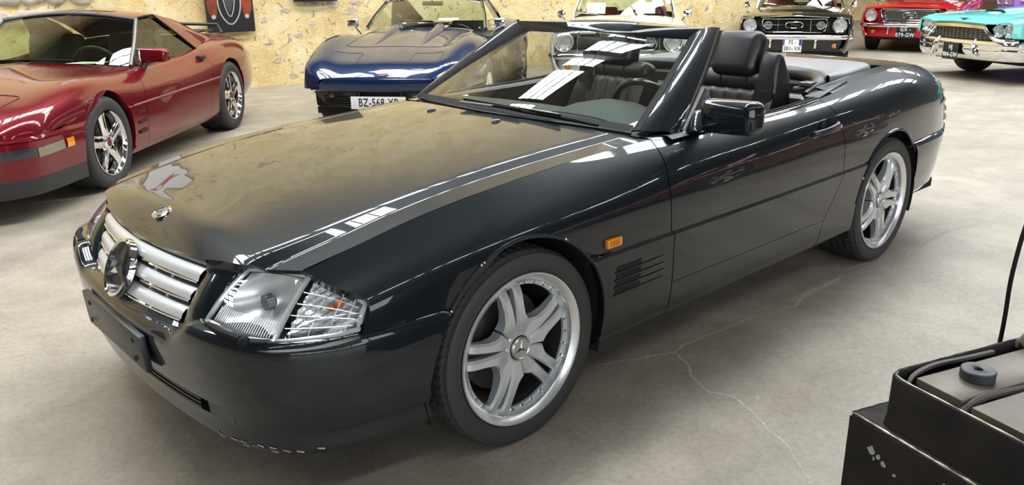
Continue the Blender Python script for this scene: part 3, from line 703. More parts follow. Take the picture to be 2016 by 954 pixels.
for s in (1, -1):
    NV, NQ = 20, 12
    In = resample([tuple(hood_edge(.405)), (.778, .414, .655), (.803, .403, .615), (.832, .390, .56), (.850, .376, .508), (.853, .36, .495)], NV)
    Out = resample([tuple(hood_edge(.530)), (.722, .524, .668), (.752, .518, .632), (.798, .510, .585), (.833, .500, .545), (.845, .478, .525)], NV)
    Tq = np.array([hood_edge(y) for y in np.linspace(.405, .530, NQ)]); Bq = np.array([In[-1]*(1-q_)+Out[-1]*q_ for q_ in np.linspace(0, 1, NQ)])
    G = []
    for i_, v_ in enumerate(np.linspace(0, 1, NV)):
        row = []
        for k_, q_ in enumerate(np.linspace(0, 1, NQ)):
            p_ = (1-q_)*In[i_]+q_*Out[i_]+(1-v_)*Tq[k_]+v_*Bq[k_]-((1-q_)*(1-v_)*In[0]+q_*(1-v_)*Out[0]+(1-q_)*v_*In[-1]+q_*v_*Out[-1])
            row.append(p_+np.array([.016, .004, .008])*math.sin(PI*q_)**.8*math.sin(PI*min(1, v_*1.0))**.6)
        row = [In[i_]+np.array([-.035, -.004, 0])]+row+[Out[i_]+np.array([-.02, 0, -.006])]
        G.append(row)
    hp(strip('grille_side_panel', np.array(G)*np.array([1, s, 1]), PAINT, None, flip=s > 0, angle=50), hood).matrix_parent_inverse = Matrix()
low_in = [gr(y, 1.03, .003) for y in np.linspace(-.372, .372, 41)]
low_out = [(p[0]+.008-.0*abs(p[1]), p[1]*1.12, p[2]-.034) for p in low_in]; low_m = [((np.array(a)+np.array(c))/2+np.array([.012, 0, 0])) for a, c in zip(low_in, low_out)]
hp(strip('grille_lower_panel', [low_in, low_m, low_out, [np.array(p)+np.array([-.02, 0, -.03]) for p in low_out]], PAINT, None, flip=True), hood).matrix_parent_inverse = Matrix()
hp(strip('grille_trim', [[gr(y, 1.035, .0) for y in np.linspace(-.37, .37, 41)], [gr(y, 1.0, .009) for y in np.linspace(-.372, .372, 41)]], CHROME, None), nose)
# star emblem in the grille
def star(b, M, R, w, d, n=3, ang=PI/2):
    """three-pointed star, ridged"""
    for k in range(n):
        a = ang+2*PI*k/n; t = Vector((math.cos(a)*R, math.sin(a)*R, 0)); l = Vector((math.cos(a+PI/n)*w, math.sin(a+PI/n)*w, 0)); r = Vector((math.cos(a-PI/n)*w, math.sin(a-PI/n)*w, 0)); c = Vector((0, 0, d))
        b.add([M @ t, M @ l, M @ c, M @ r], [(0, 2, 1), (0, 3, 2)])
EM = frame_M((.884, 0, .590), (0, 1, 0), (-.42, 0, .9))
b = MB(); b.lathe([(.078, -.012), (.080, .006), (.086, .010), (.091, .006), (.092, -.012)], 48, 'z'); b.xf(EM); em = hp(b.build('star_emblem', CHROME, None))
b = MB(); b.lathe([(.0, -.006), (.079, -.006)], 40, 'z'); b.xf(EM); b.build('emblem_back', mat('emblem_black', (.010, .011, .013), rough=.45), em)
b = MB(); star(b, EM, .080, .0165, .014); b.build('star', CHROME, em, smooth=False, fixn=False)
# hood badge
bz = float(NL.pt(.735, 12)[2]); BM = frame_M((.735, 0, bz+.001), (0, 1, 0), (-1, 0, .35))
b = MB(); b.lathe([(.032, 0), (.031, .004), (.027, .006), (.0245, .004)], 32, 'z'); b.xf(BM); bd = hp(b.build('hood_badge', CHROME, None))
b = MB(); b.lathe([(.0, .0045), (.0245, .004)], 28, 'z'); b.xf(BM); b.build('badge_enamel', mat('badge_grey', (.30, .31, .33), rough=.2, metal=.6), bd)
b = MB(); star(b, BM @ Matrix.Translation((0, 0, .004)), .024, .005, .003); b.build('badge_star', CHROME, bd, smooth=False, fixn=False)
# washer nozzles
for y in (.20, -.21):
    z = float(np.interp(.2, [0, .3], [NL.pt(-.485, 12)[2], NL.pt(-.485, 11)[2]]))
    b = MB(); b.ball((-.485, y, z+.004), (.024, .010, .009), 12, 8); hp(b.build('washer_nozzle', mat('nozzle_grey', (.10, .10, .11), rough=.25, coat=.6), None))

# headlights
def headlight(s):
    root = empty('headlight'); hp(root)
    f = np.array([1, s, 1])
    # surface: bilinear through corner curves; u from inner edge to outer edge, v from top to bottom
    topc = smooth_path([(.706, .522, .672), (.690, .56, .679), (.662, .625, .683), (.632, .690, .681), (.585, .760, .661), (.551, .815, .632), (.541, .838, .617)], 41)
    botc = smooth_path([(.827, .500, .553), (.818, .56, .549), (.800, .64, .547), (.767, .733, .548), (.690, .800, .552), (.620, .836, .556), (.574, .850, .560)], 41)
    def S(u, v, out=0.0):
        i = u*40; k = min(int(i), 39); r = i-k; a = topc[k]*(1-r)+topc[k+1]*r; c = botc[k]*(1-r)+botc[k+1]*r
        p = a*(1-v)+c*v; bul = .012*math.sin(PI*v)*1.0
        n = np.array([.75, .35+.5*u, .42]); n /= np.linalg.norm(n)
        return (p+n*(bul+out))*f
    def grd(u0, u1, v0, v1, out, nu=20, nv=10): return [[S(u, v, out) for v in np.linspace(v0, v1, nv)] for u in np.linspace(u0, u1, nu)]
    # bowl
    b = MB(); b.grid(grd(.005, .995, .02, .98, -.004, 40, 6)); 
    # reflectors
    UM = .545
    bb = MB(); G = []
    for u in np.linspace(.03, UM-.02, 28):
        row = []
        for v in np.linspace(.05, .95, 22):
            uu, vv = (u-.30)/.26, (v-.5)/.45; r2 = min(1.3, uu*uu+vv*vv); row.append(S(u, v, -.012-.065*max(0, 1-r2*.75)))
        G.append(row)
    bb.grid(G); hp(bb.build('reflector', REFLECTOR, None, angle=180), root)
    bb = MB(); G = []; NU, NV = 46, 34
    for i in range(NU+1):
        u = UM+.03+(.97-UM-.03)*i/NU; row = []
        for j in range(NV+1):
            v = .06+.87*j/NV; row.append(S(u, v, -.022-.016*(((u*15+v*5) % 1.0))-.012*abs(((v*6-u*3.1) % 1.0)-.5)))
        G.append(row)
    bb.grid(G); hp(bb.build('indicator_reflector', FROST, None, angle=12), root)
    bb = MB(); c = S(.82, .30, -.012); bb.ball(c, (.014, .012, .013), 12, 8); c2 = S(.78, .42, -.020); bb.ball(c2, (.010, .012, .010), 10, 6); hp(bb.build('indicator_bulb', ORANGE, None), root)
    bb = MB(); c = S(.30, .5, -.035); bb.lathe([(0, 0), (.022, 0), (.024, -.02), (.012, -.03)], 20, 'x', tuple(c)); hp(bb.build('lamp_hood', mat('lamp_grey', (.25, .26, .27), rough=.25, metal=.8), None), root)
    # frame between lamps and rim
    def rib(us, vs, w, out, nm, m):
        P = [S(u, v, out) for u, v in zip(us, vs)]; bb = MB(); bb.tube(P, w, 8); hp(bb.build(nm, m, None), root)
    edge = [(u, .0) for u in np.linspace(0, 1, 30)]+[(1., v) for v in np.linspace(.1, 1, 8)]+[(u, 1.) for u in np.linspace(.97, 0, 30)]+[(0., v) for v in np.linspace(.9, .1, 8)]
    bb = MB(); bb.tube([S(u, v, -.001) for u, v in edge], .0075, 8, closed=True); hp(bb.build('lens_rim', mat('clear_rim', (.55, .56, .56), rough=.15, metal=.3, coat=1), None), root)
    rib([UM]*12, np.linspace(.0, 1, 12), .0075, .0, 'lens_divider', mat('clear_rim'))
    for g in range(26):
        u = .06+g*(UM-.10)/25; rib([u+.0]*6, np.linspace(.70, .95, 6), .0012, .001, 'lens_rib', FROST) if s > 0 else None
    for v in (.24, .42, .60, .80): rib(np.linspace(UM+.03, .96, 14), [v]*14, .0016, .0005, 'lens_rib', FROST) if s > 0 else None
    for u in (.62, .72, .83, .92): rib([u]*8, np.linspace(.05, .95, 8), .0012, .0005, 'lens_rib', FROST) if s > 0 else None
    bb = MB(); bb.grid(grd(.0, UM, .0, 1., .001, 26, 12)); hp(bb.build('lens', LENS, None, angle=180), root)
    bb = MB(); bb.grid(grd(UM, 1., .0, 1., .001, 26, 12)); hp(bb.build('indicator_lens', LENS, None, angle=180), root)
    # black seal around, and closing box behind
    bb = MB(); rim0 = [S(u, v, -.004) for u, v in edge]; c = np.mean(rim0, axis=0)
    rim1 = [p+(p-c)/np.linalg.norm(p-c)*.016+np.array([-.004, 0, 0]) for p in rim0]; rim2 = [p+np.array([-.09, -.03*s, 0]) for p in rim1]
    bb.grid([rim0, rim1, rim2], closed_v=True); hp(bb.build('lamp_seal', SEAL, None, angle=50), root)
    # trim under the lamp
    lo = smooth_path([(.835, .478, .548), (.829, .56, .541), (.811, .645, .538), (.776, .742, .538), (.700, .812, .541), (.625, .849, .545), (.572, .862, .550)], 30)
    hp(strip('lamp_sill', [lo*f, (lo+np.array([.012, .008, -.006]))*f, (lo+np.array([.0, .004, -.028]))*f], PLASTIC, None), root)
    # wash-wipe arm
    a0, a1, a2 = np.array([.838, .60, .556]), np.array([.822, .615, .560]), np.array([.835, .545, .565])
    if s > 0: wp = [(.842, .53, .556), (.838, .61, .556), (.816, .675, .550)]; kb = (.812, .690, .546); ed = (.780, .745, .552)
    else: wp = [(.812, -.66, .556), (.838, -.60, .556), (.846, -.53, .550)]; kb = (.850, -.515, .546); ed = (.855, -.46, .548)
    bb = MB(); bb.tube(wp, [.007, .010, .010], 8); bb.ball(kb, .017, 12, 8); bb.tube([kb, ed], .004, 6)
    hp(bb.build('lamp_wiper', SEAL, None), root)
    return root
headlight(1); headlight(-1)

# ---------------------------------------------------------------- wheels of the roadster
def tyre_mesh(r_out, r_in, width, name, pitch=64, groove=.006, m=RUBBER, lip_y=0.0):
    """tyre with circumferential grooves and cross sipes; outer face at y=lip_y, towards -y the width"""
    prof = []   # (r, y, is_tread_shoulder)
    w = width; sw = r_out-r_in
    side = [(r_in-.004, -.012), (r_in+.004, -.004), (r_in+.012, .0), (r_in+.35*sw, .006), (r_in+.62*sw, .006), (r_in+.82*sw, -.001), (r_out-.010, -.010), (r_out-.004, -.018)]
    tread = []; ys = [-.018, -.05]
    y0, y1 = -.020, -w+.020; gcs = [y0+(y1-y0)*q for q in (.24, .42, .60, .78)]
    t = [(r_out-.002, y0)]
    for g in gcs: t += [(r_out, g+.006), (r_out-.008, g+.004), (r_out-.008, g-.004), (r_out, g-.006)]
    t += [(r_out-.002, y1)]
    prof = side+t+[(r, -w-y) for r, y in side[::-1]]
    n = pitch*3; G = []; nt0, nt1 = len(side)-2, len(side)+len(t)+2
    for k in range(n):
        a = 2*PI*k/n; row = []
        for i, (r, y) in enumerate(prof):
            a2 = a; rr = r
            if nt0 <= i < nt1:
                a2 = a+.10*abs((y+w/2)/w)
                if k % 3 == 0: rr = r-(.005 if i not in (nt0, nt1-1) else .002)
            row.append((rr*math.cos(a2), y+lip_y, rr*math.sin(a2)))
        G.append(row)
    b = MB(); b.grid(G, closed_u=True, flip=True)
    return b
HR = .2496; TR = .3222
def arm_mesh(sgn, phi):
    """one arm of a twin spoke"""
    st = [(.040, .000, .030, -.026, .045), (.066, .000, .047, -.021, .048), (.082, .0010, .0560, -.016, .048), (.094, .0030, .0475, -.0135, .045), (.110, .0045, .0415, -.012, .042), (.145, .0070, .0395, -.011, .036), (.185, .0100, .0425, -.0145, .030), (.200, .0112, .0435, -.020, .026), (.213, .0118, .0440, -.027, .020)]
    er = Vector((-math.cos(phi), 0, math.sin(phi))); et = Vector((math.sin(phi), 0, math.cos(phi))); rings = []
    for r, w0, w1, y, th in st:
        bv = min(.007, (w1-w0)*.25); pr = [(w0, y-th), (w0, y-bv*1.3), (w0+bv*.9, y), (w1-bv*.9, y), (w1, y-bv*1.3), (w1, y-th)]
        rings.append([er*r+et*(sgn*a)+Vector((0, d, 0)) for a, d in pr])
    b = MB(); b.grid(rings, closed_v=True); n = len(b.v); b.f.append(tuple(range(n-6, n)))
    return b
def hero_wheel(x, side, phase, name='wheel'):
    w = empty(name); w.parent = car
    w.location = (x+1.25, side*.866, TR-.006); w.rotation_euler = (0, 0, 0 if side > 0 else PI)
    return w
def fill_hero_wheel(w, phase, src):
    made = {}
    def put(nm, b, m, angle=30, **k):
        o = b.build(nm, m, w, angle=angle, **k); return o
    if 'tyre' not in src:
        b = tyre_mesh(TR, HR, .235, 'tyre'); src['tyre'] = b.build('tyre', RUBBER, w, angle=40).data
        b = MB(); b.lathe([(HR-.004, -.010), (HR, -.003), (HR-.002, .002), (HR-.005, .0025), (.224, -.010), (.222, -.013)], 96); src['rim_lip'] = b.build('rim_lip', LIP, w, angle=40).data
        b = MB(); b.lathe([(.222, -.013), (.2205, -.030), (.218, -.032), (.205, -.033), (.203, -.040)], 96); src['rim'] = b.build('rim', ALLOY, w, angle=40).data
        b = MB(); b.lathe([(.203, -.040), (.206, -.12), (.215, -.20), (.23, -.215)], 64); src['rim_barrel'] = b.build('rim_barrel', mat('barrel_dark', (.045, .045, .047), rough=.5, metal=.4), w).data
        b = MB(); b.lathe([(0, -.105), (.163, -.105), (.165, -.11), (.165, -.125), (0, -.125)], 48); src['brake_disc'] = b.build('brake_disc', DISC, w).data
        b = MB(); b.prism([(.06, .165), (.13, .16), (.17, .07), (.17, -.07), (.12, -.06), (.10, .05)], -.145, -.085, 'y'); b.xf(Matrix.Identity(4)); src['brake_caliper'] = b.build('brake_caliper', mat('caliper', (.05, .05, .05), rough=.5, metal=.5), w, bevel=.006).data
        b = MB(); b.lathe([(.0, -.055), (.05, -.055), (.055, -.030), (.050, -.026), (.042, -.024), (.040, -.026)], 40); src['hub'] = b.build('hub', ALLOY, w).data
        b = MB(); b.lathe([(.0375, -.030), (.037, -.018), (.034, -.0145), (.0315, -.0165), (.0, -.0165)], 40); src['centre_cap'] = b.build('centre_cap', mat('cap_silver', (.55, .56, .57), rough=.25, metal=.9), w).data
        b = MB(); star(b, frame_M((0, -.0165, 0), (-1, 0, 0), (0, 0, 1)), .031, .0062, .004, ang=PI/2-.12); src['cap_star'] = b.build('cap_star', CHROME, w, smooth=False, fixn=False).data
        b = MB(); b.lathe([(.0062, -.002), (.0062, .003), (.0045, .006), (.0, .0065)], 8); src['bolt'] = b.build('bolt', CHROME, w).data
        b = MB(); b.lathe([(.0125, -.006), (.0115, .001), (.0095, .0005), (.009, -.004), (0, -.004)], 16); src['wheel_bolt'] = b.build('wheel_bolt', mat('bolt_grey', (.25, .26, .27), rough=.4, metal=.9), w).data
        src['arms'] = {}
        for o in list(w.children): bpy.data.objects.remove(o)
    def add(nm, me, loc=(0, 0, 0), rot=0.0):
        o = bpy.data.objects.new(nm, me); COL.objects.link(o); o.parent = w; o.location = loc; o.rotation_euler = (0, rot, 0); return o
    add('tyre', src['tyre']); add('rim_lip', src['rim_lip']); add('rim', src['rim']); add('rim_barrel', src['rim_barrel']); add('brake_disc', src['brake_disc']); add('brake_caliper', src['brake_caliper'])
    add('hub', src['hub']); add('centre_cap', src['centre_cap']); add('cap_star', src['cap_star'], rot=-(phase-math.radians(100)))
    for k in range(5):
        phi = phase+2*PI*k/5
        for sgn in (1, -1):
            if sgn not in src['arms']:
                o = arm_mesh(sgn, 0.0).build('spoke', ALLOY, w, angle=28); src['arms'][sgn] = o.data; bpy.data.objects.remove(o)
            add('spoke', src['arms'][sgn], rot=phi)
        g = phi+PI/5
        for q in (-.30, -.10, .10, .30):
            a = g+q*1.02; add('bolt', src['bolt'], (-.2125*math.cos(a), -.032, .2125*math.sin(a)))
        a = g; add('wheel_bolt', src['wheel_bolt'], (-.058*math.cos(a), -.030, .058*math.sin(a)))
WSRC = {}
for x, side, ph in ((0.0, 1, 100), (-2.515, 1, 65), (0.0, -1, 40), (-2.515, -1, 20)):
    w = hero_wheel(x, side, ph); fill_hero_wheel(w, math.radians(ph), WSRC)

# ---------------------------------------------------------------- windscreen, cabin and fittings of the roadster
def rbox(c, size, name, m, parent, bev=.02, M=None, seg=3, taper=None):
    b = MB(); sx, sy, sz = [q/2 for q in size]; b.box(-sx, sx, -sy, sy, -sz, sz)
    if taper: b.v = [(x*(1-taper*(z/sz+1)/2), y*(1-taper*(z/sz+1)/2), z) for x, y, z in b.v]
    if M is not None: b.xf(M)
    b.xf(Matrix.Translation(c)); return hp(b.build(name, m, None, bevel=bev, seg=seg), parent) if parent is None else b.build(name, m, parent, bevel=bev, seg=seg)
N = 24
def crv(a, c, sag=(0, 0, 0), n=N):
    a, c, sag = map(lambda q: np.array(q, float), (a, c, sag)); t = np.linspace(0, 1, n)[:, None]; return a*(1-t)+c*t+sag*4*t*(1-t)
fr = empty('windscreen_frame'); hp(fr)
I0, I1 = (-.740, .652, .872), (-1.285, .492, 1.166)
M0, M1 = (-.770, .705, .880), (-1.295, .556, 1.212)
O0, O1 = (-.878, .757, .860), (-1.352, .590, 1.214)
R0, R1 = (-.905, .745, .856), (-1.385, .575, 1.200)
Q0, Q1 = (-.885, .690, .860), (-1.370, .520, 1.165)
SAG = (-.006, .010, .010)
F_c, T_c, B_c, K_c, U_c = (-1.272, 0, 1.182), (-1.295, 0, 1.218), (-1.345, 0, 1.231), (-1.395, 0, 1.222), (-1.385, 0, 1.180)
for s in (1, -1):
    f = np.array([1, s, 1])
    C = [crv(I0, I1, SAG)*f, crv(np.add(I0, (.0, .012, .010)), np.add(I1, (0, .012, .012)), SAG)*f, crv(M0, M1, SAG)*f, crv(np.add(np.multiply(M0, .45), np.add(np.multiply(O0, .55), (0, .012, .008))), np.add(np.multiply(M1, .45), np.add(np.multiply(O1, .55), (0, .006, .004))), SAG)*f, crv(O0, O1, SAG)*f]
    hp(strip('windscreen_seal', [C[0], C[1], (C[1]+C[2])/2+np.array([0, 0, .002])], SEAL, None, flip=s < 0, angle=60), fr)
    hp(strip('windscreen_pillar', [(C[1]+C[2])/2]+C[2:], PAINT, None, flip=s < 0, angle=60), fr)
    C = [crv(O0, O1, SAG)*f, crv(np.add(O0, (-.012, .003, .0)), np.add(O1, (-.012, .003, 0)), SAG)*f, crv(R0, R1, SAG)*f]
    hp(strip('pillar_chrome_strip', C, CHROME, None, flip=s < 0), fr)
    C = [crv(R0, R1, SAG)*f, crv(np.add(R0, (-.02, -.004, 0)), np.add(R1, (-.03, -.004, 0)), SAG)*f, crv(Q0, Q1, SAG)*f, crv(np.add(I0, (-.03, 0, 0)), np.add(I1, (-.035, 0, 0)), SAG)*f, crv(I0, I1, SAG)*f]
    hp(strip('pillar_seal', C, SEAL, None, flip=s < 0), fr)
def hdr(cn, end):
    P = smooth_path([np.multiply(end, (1, -1, 1)), np.add(np.multiply(cn, .35), np.multiply(np.multiply(end, (1, -.55, 1)), (.65, 1, .65))), cn, np.add(np.multiply(cn, .35), np.multiply(np.multiply(end, (1, .55, 1)), (.65, 1, .65))), end], 49); return P
C = [hdr(F_c, I1), hdr(np.add(F_c, (-.004, 0, .012)), np.add(I1, (0, .012, .012))), hdr(T_c, M1), hdr(B_c, O1), hdr(K_c, R1)]
hp(strip('windscreen_header', C, PAINT, None, angle=50), fr)
C = [hdr(K_c, R1), hdr(U_c, Q1), hdr(np.add(F_c, (-.03, 0, -.006)), np.add(I1, (-.03, 0, 0))), hdr(F_c, I1)]
hp(strip('header_trim', C, SEAL, None), fr)
# glass
base_c = (-.618, 0, .893)
def gbase(n=41):
    return smooth_path([(-.740, -.652, .872), (-.682, -.45, .885), (-.636, -.22, .891), base_c, (-.636, .22, .891), (-.682, .45, .885), (-.740, .652, .872)], n)
gb, gt = gbase(49), hdr(F_c, I1)
gb2 = gb+np.array([.03, 0, -.014]); G = []
for t in np.linspace(0, 1, 20):
    row = gb*(1-t)+gt*t+np.array([.007, 0, .008])*4*t*(1-t)
    for s in (1, -1):                                           # the side edges follow the pillars
        e = crv(I0, I1, SAG, 20)[int(round(t*19))]*np.array([1, s, 1]); c_ = e-(row[-1] if s > 0 else row[0]); w_ = np.clip(s*row[:, 1:2]/abs(e[1]), 0, 1)**3; row = row+c_*w_
    G.append(row)
hp(strip('windscreen_glass', G, WINDSHIELD, None, angle=180), fr)
hp(strip('glass_border', [gb+np.array([.004, 0, .004]), (G[1]*.9+G[2]*.1)+np.array([.003, 0, .003])], SEAL, None), fr)
# cowl and wipers
hp(strip('cowl', [gb+np.array([.16, 0, -.035]), gb+np.array([.02, 0, -.03]), gb+np.array([-.01, 0, -.004])], PLASTIC, None))
def wiper(pts, w):
    b = MB(); b.tube(pts, w, 8); return b
zc = lambda y: .905-.055*(y/.65)**2
o = hp(wiper([(-.665-.0*0, .56, .897), (-.655, .45, .905), (-.612, .22, .918), (-.60, .10, .924)], [.006, .008, .007, .005]).build('wiper_arm', SEAL, None))
b = MB(); b.box(-.612, -.600, -.14, .40, .0, .012)
b.v = [(x-.10*max(0, (y-.0))**1.6-.0, y, z+.925-.045*max(0, y)**1.4) for x, y, z in b.v]; b.build('wiper_blade', SEAL, o)
b = MB(); b.prism([(-.575, -.14), (-.62, -.14), (-.625, .05), (-.592, .07)], .919, .928); hp(b.build('cowl_flap', mat('grey_trim', (.16, .155, .15), rough=.5), None, bevel=.003))
for k in range(7):
    y = .06+k*.022; b = MB(); b.box(-.606-.0005*k, -.588-.0005*k, y, y+.012, .921, .930); b.build('wiper_bracket', SEAL, o)
for k in range(4):
    y = .27+k*.022; b = MB(); b.box(-.640-.005*k, -.622-.005*k, y, y+.012, .911-.002*k, .920-.002*k); b.build('wiper_bracket', SEAL, o)

for s in (1, -1):
    xs = np.linspace(-.735, -1.02, 14); oc = np.array([HL.pt(x, 8) for x in xs])
    rows = [oc+np.array([0, .002, -.001]), oc+np.array([0, -.015, .003]), np.array([[p[0], .64-.10*max(0, -.78-p[0]), p[2]+.002] for p in oc]), np.array([[p[0]-.0, .58, p[2]-.03] for p in oc])]
    hp(strip('scuttle_side', [r*np.array([1, s, 1]) for r in rows], PAINT, None, flip=s < 0, angle=60))
# tub
b = MB()
b.box(-2.2, -.66, -.74, .74, .28, .30)
b.box(-2.24, -2.18, -.74, .74, .28, .80)
b.box(-.70, -.66, -.74, .74, .28, .84)
hp(b.build('cabin_tub', CARPET, None))
for s in (1, -1):
    d = doorL if s > 0 else doorR
    pr = [(.795, .862), (.775, .872), (.745, .868), (.728, .855), (.720, .80), (.700, .70), (.705, .60), (.735, .45), (.735, .30)]
    xs = np.linspace(-.80, -1.86, 24); zt = lambda x: float(HL.pt(x, 8)[2])-.866
    G = [[(x, s*y, z+(zt(x) if z > .6 else 0)) for y, z in pr] for x in xs]
    o = MB().grid(G, flip=s < 0).build('door_trim', LEATHER, d, fixn=False); o.matrix_parent_inverse = Matrix()
    # seal strip along the top of the door
    tp = [HL.pt(x, 8) for x in np.linspace(-.90, -1.86, 30)]
    P = [np.array([p[0], s*(p[1]-.004), p[2]+.004]) for p in tp]; b = MB(); b.tube(P, .007, 8); b.build('window_seal', SEAL, d)
    b = MB(); b.tube([p+np.array([0, s*.011, -.001]) for p in P], .003, 6); b.build('window_trim', CHROME, d)
    b = MB(); b.tube([p+np.array([0, -s*.022, .002]) for p in P], .006, 8); b.build('window_seal', SEAL, d)

# dashboard
dash = empty('dashboard'); hp(dash)
xs = [-.60, -.68, -.78, -.88, -.97, -1.02, -1.04, -1.03]; zs = [.868, .878, .885, .888, .884, .870, .835, .60]
G = []
for y in np.linspace(-.70, .70, 57):
    hump = .055*math.exp(-((y-.38)/.185)**4); row = []
    for k, (x, z) in enumerate(zip(xs, zs)):
        w = [0, .08, .55, .95, 1.0, .9, .7, 0][k]; row.append((x-.05*(hump/.055)*(k >= 4)-.10*(y/.7)**2*(k < 2), y, z+hump*w-.02*(y/.7)**2))
    G.append(row)
hp(MB().grid(G).build('dash_pad', DASH, None, angle=60, fixn=False), dash)
hp(strip('dash_groove', [[(-.735-.03*(y/.6)**2, y, .8905+.055*.35*math.exp(-((y-.38)/.185)**4)-.02*(y/.7)**2) for y in np.linspace(-.1, .6, 30)], [(-.745-.03*(y/.6)**2, y, .8915+.055*.40*math.exp(-((y-.38)/.185)**4)-.02*(y/.7)**2) for y in np.linspace(-.1, .6, 30)]], DARK, None), dash)
for y0, y1 in ((-.42, -.18), (-.12, .10)):
    hp(strip('air_vent', [[(-.755, y, .8935) for y in (y0, y1)], [(-.79, y, .8945) for y in (y0, y1)]], DARK, None), dash)
# steering wheel
SM = frame_M((-1.215, .37, .825), (0, 1, 0), (.40, 0, .92))
sw = empty('steering_wheel'); hp(sw)
b = MB(); b.tube([SM @ Vector((math.cos(t)*.188, math.sin(t)*.188, 0)) for t in np.linspace(0, 2*PI, 48, endpoint=False)], .0155, 12, closed=True); hp(b.build('wheel_rim', mat('wheel_leather', (.012, .012, .013), rough=.25, coat=.4), None), sw)
b = MB(); b.prism([(-.10, -.05), (.10, -.05), (.115, .0), (.10, .055), (-.10, .055), (-.115, 0)], -.03, .02); b.xf(SM); hp(b.build('horn_pad', LEATHER, None, bevel=.015), sw)
for a in (.05, PI-.05, -PI/2-.35, -PI/2+.35):
    b = MB(); b.tube([SM @ Vector((math.cos(a)*.05, math.sin(a)*.05, -.01)), SM @ Vector((math.cos(a)*.186, math.sin(a)*.186, 0))], [.02, .013], 8); hp(b.build('wheel_spoke', LEATHER, None), sw)
b = MB(); b.tube([SM @ Vector((0, 0, -.02)), (-.95, .37, .72)], .04, 12); hp(b.build('steering_column', PLASTIC, None), sw)
b = MB(); b.prism([(-.69, .02), (-.70, .27), (-.75, .29), (-.745, .01)], .902, .9035); tag(b.build('paper_sheet', PAPER, None, smooth=False), 'white paper lying at the foot of the open roadster windscreen', 'paper')
# interior mirror hangs from the header
b = MB(); b.box(-.012, .012, -.10, .10, -.028, .028); b.xf(Matrix.Translation((-1.265, .0, 1.128)) @ Matrix.Rotation(math.radians(-12), 4, 'Y')); im = hp(b.build('rear_view_mirror', PLASTIC, None, bevel=.01))
b = MB(); b.tube([(-1.27, 0, 1.15), (-1.29, 0, 1.19)], .01, 8); b.build('mirror_stem', PLASTIC, im)
for s in (1, -1):
    b = MB(); b.box(-1.42, -1.30, s*.37-.17, s*.37+.17, 1.164, 1.176); hp(b.build('sun_visor', mat('visor_vinyl', (.03, .03, .03), rough=.6), None, bevel=.004), fr)

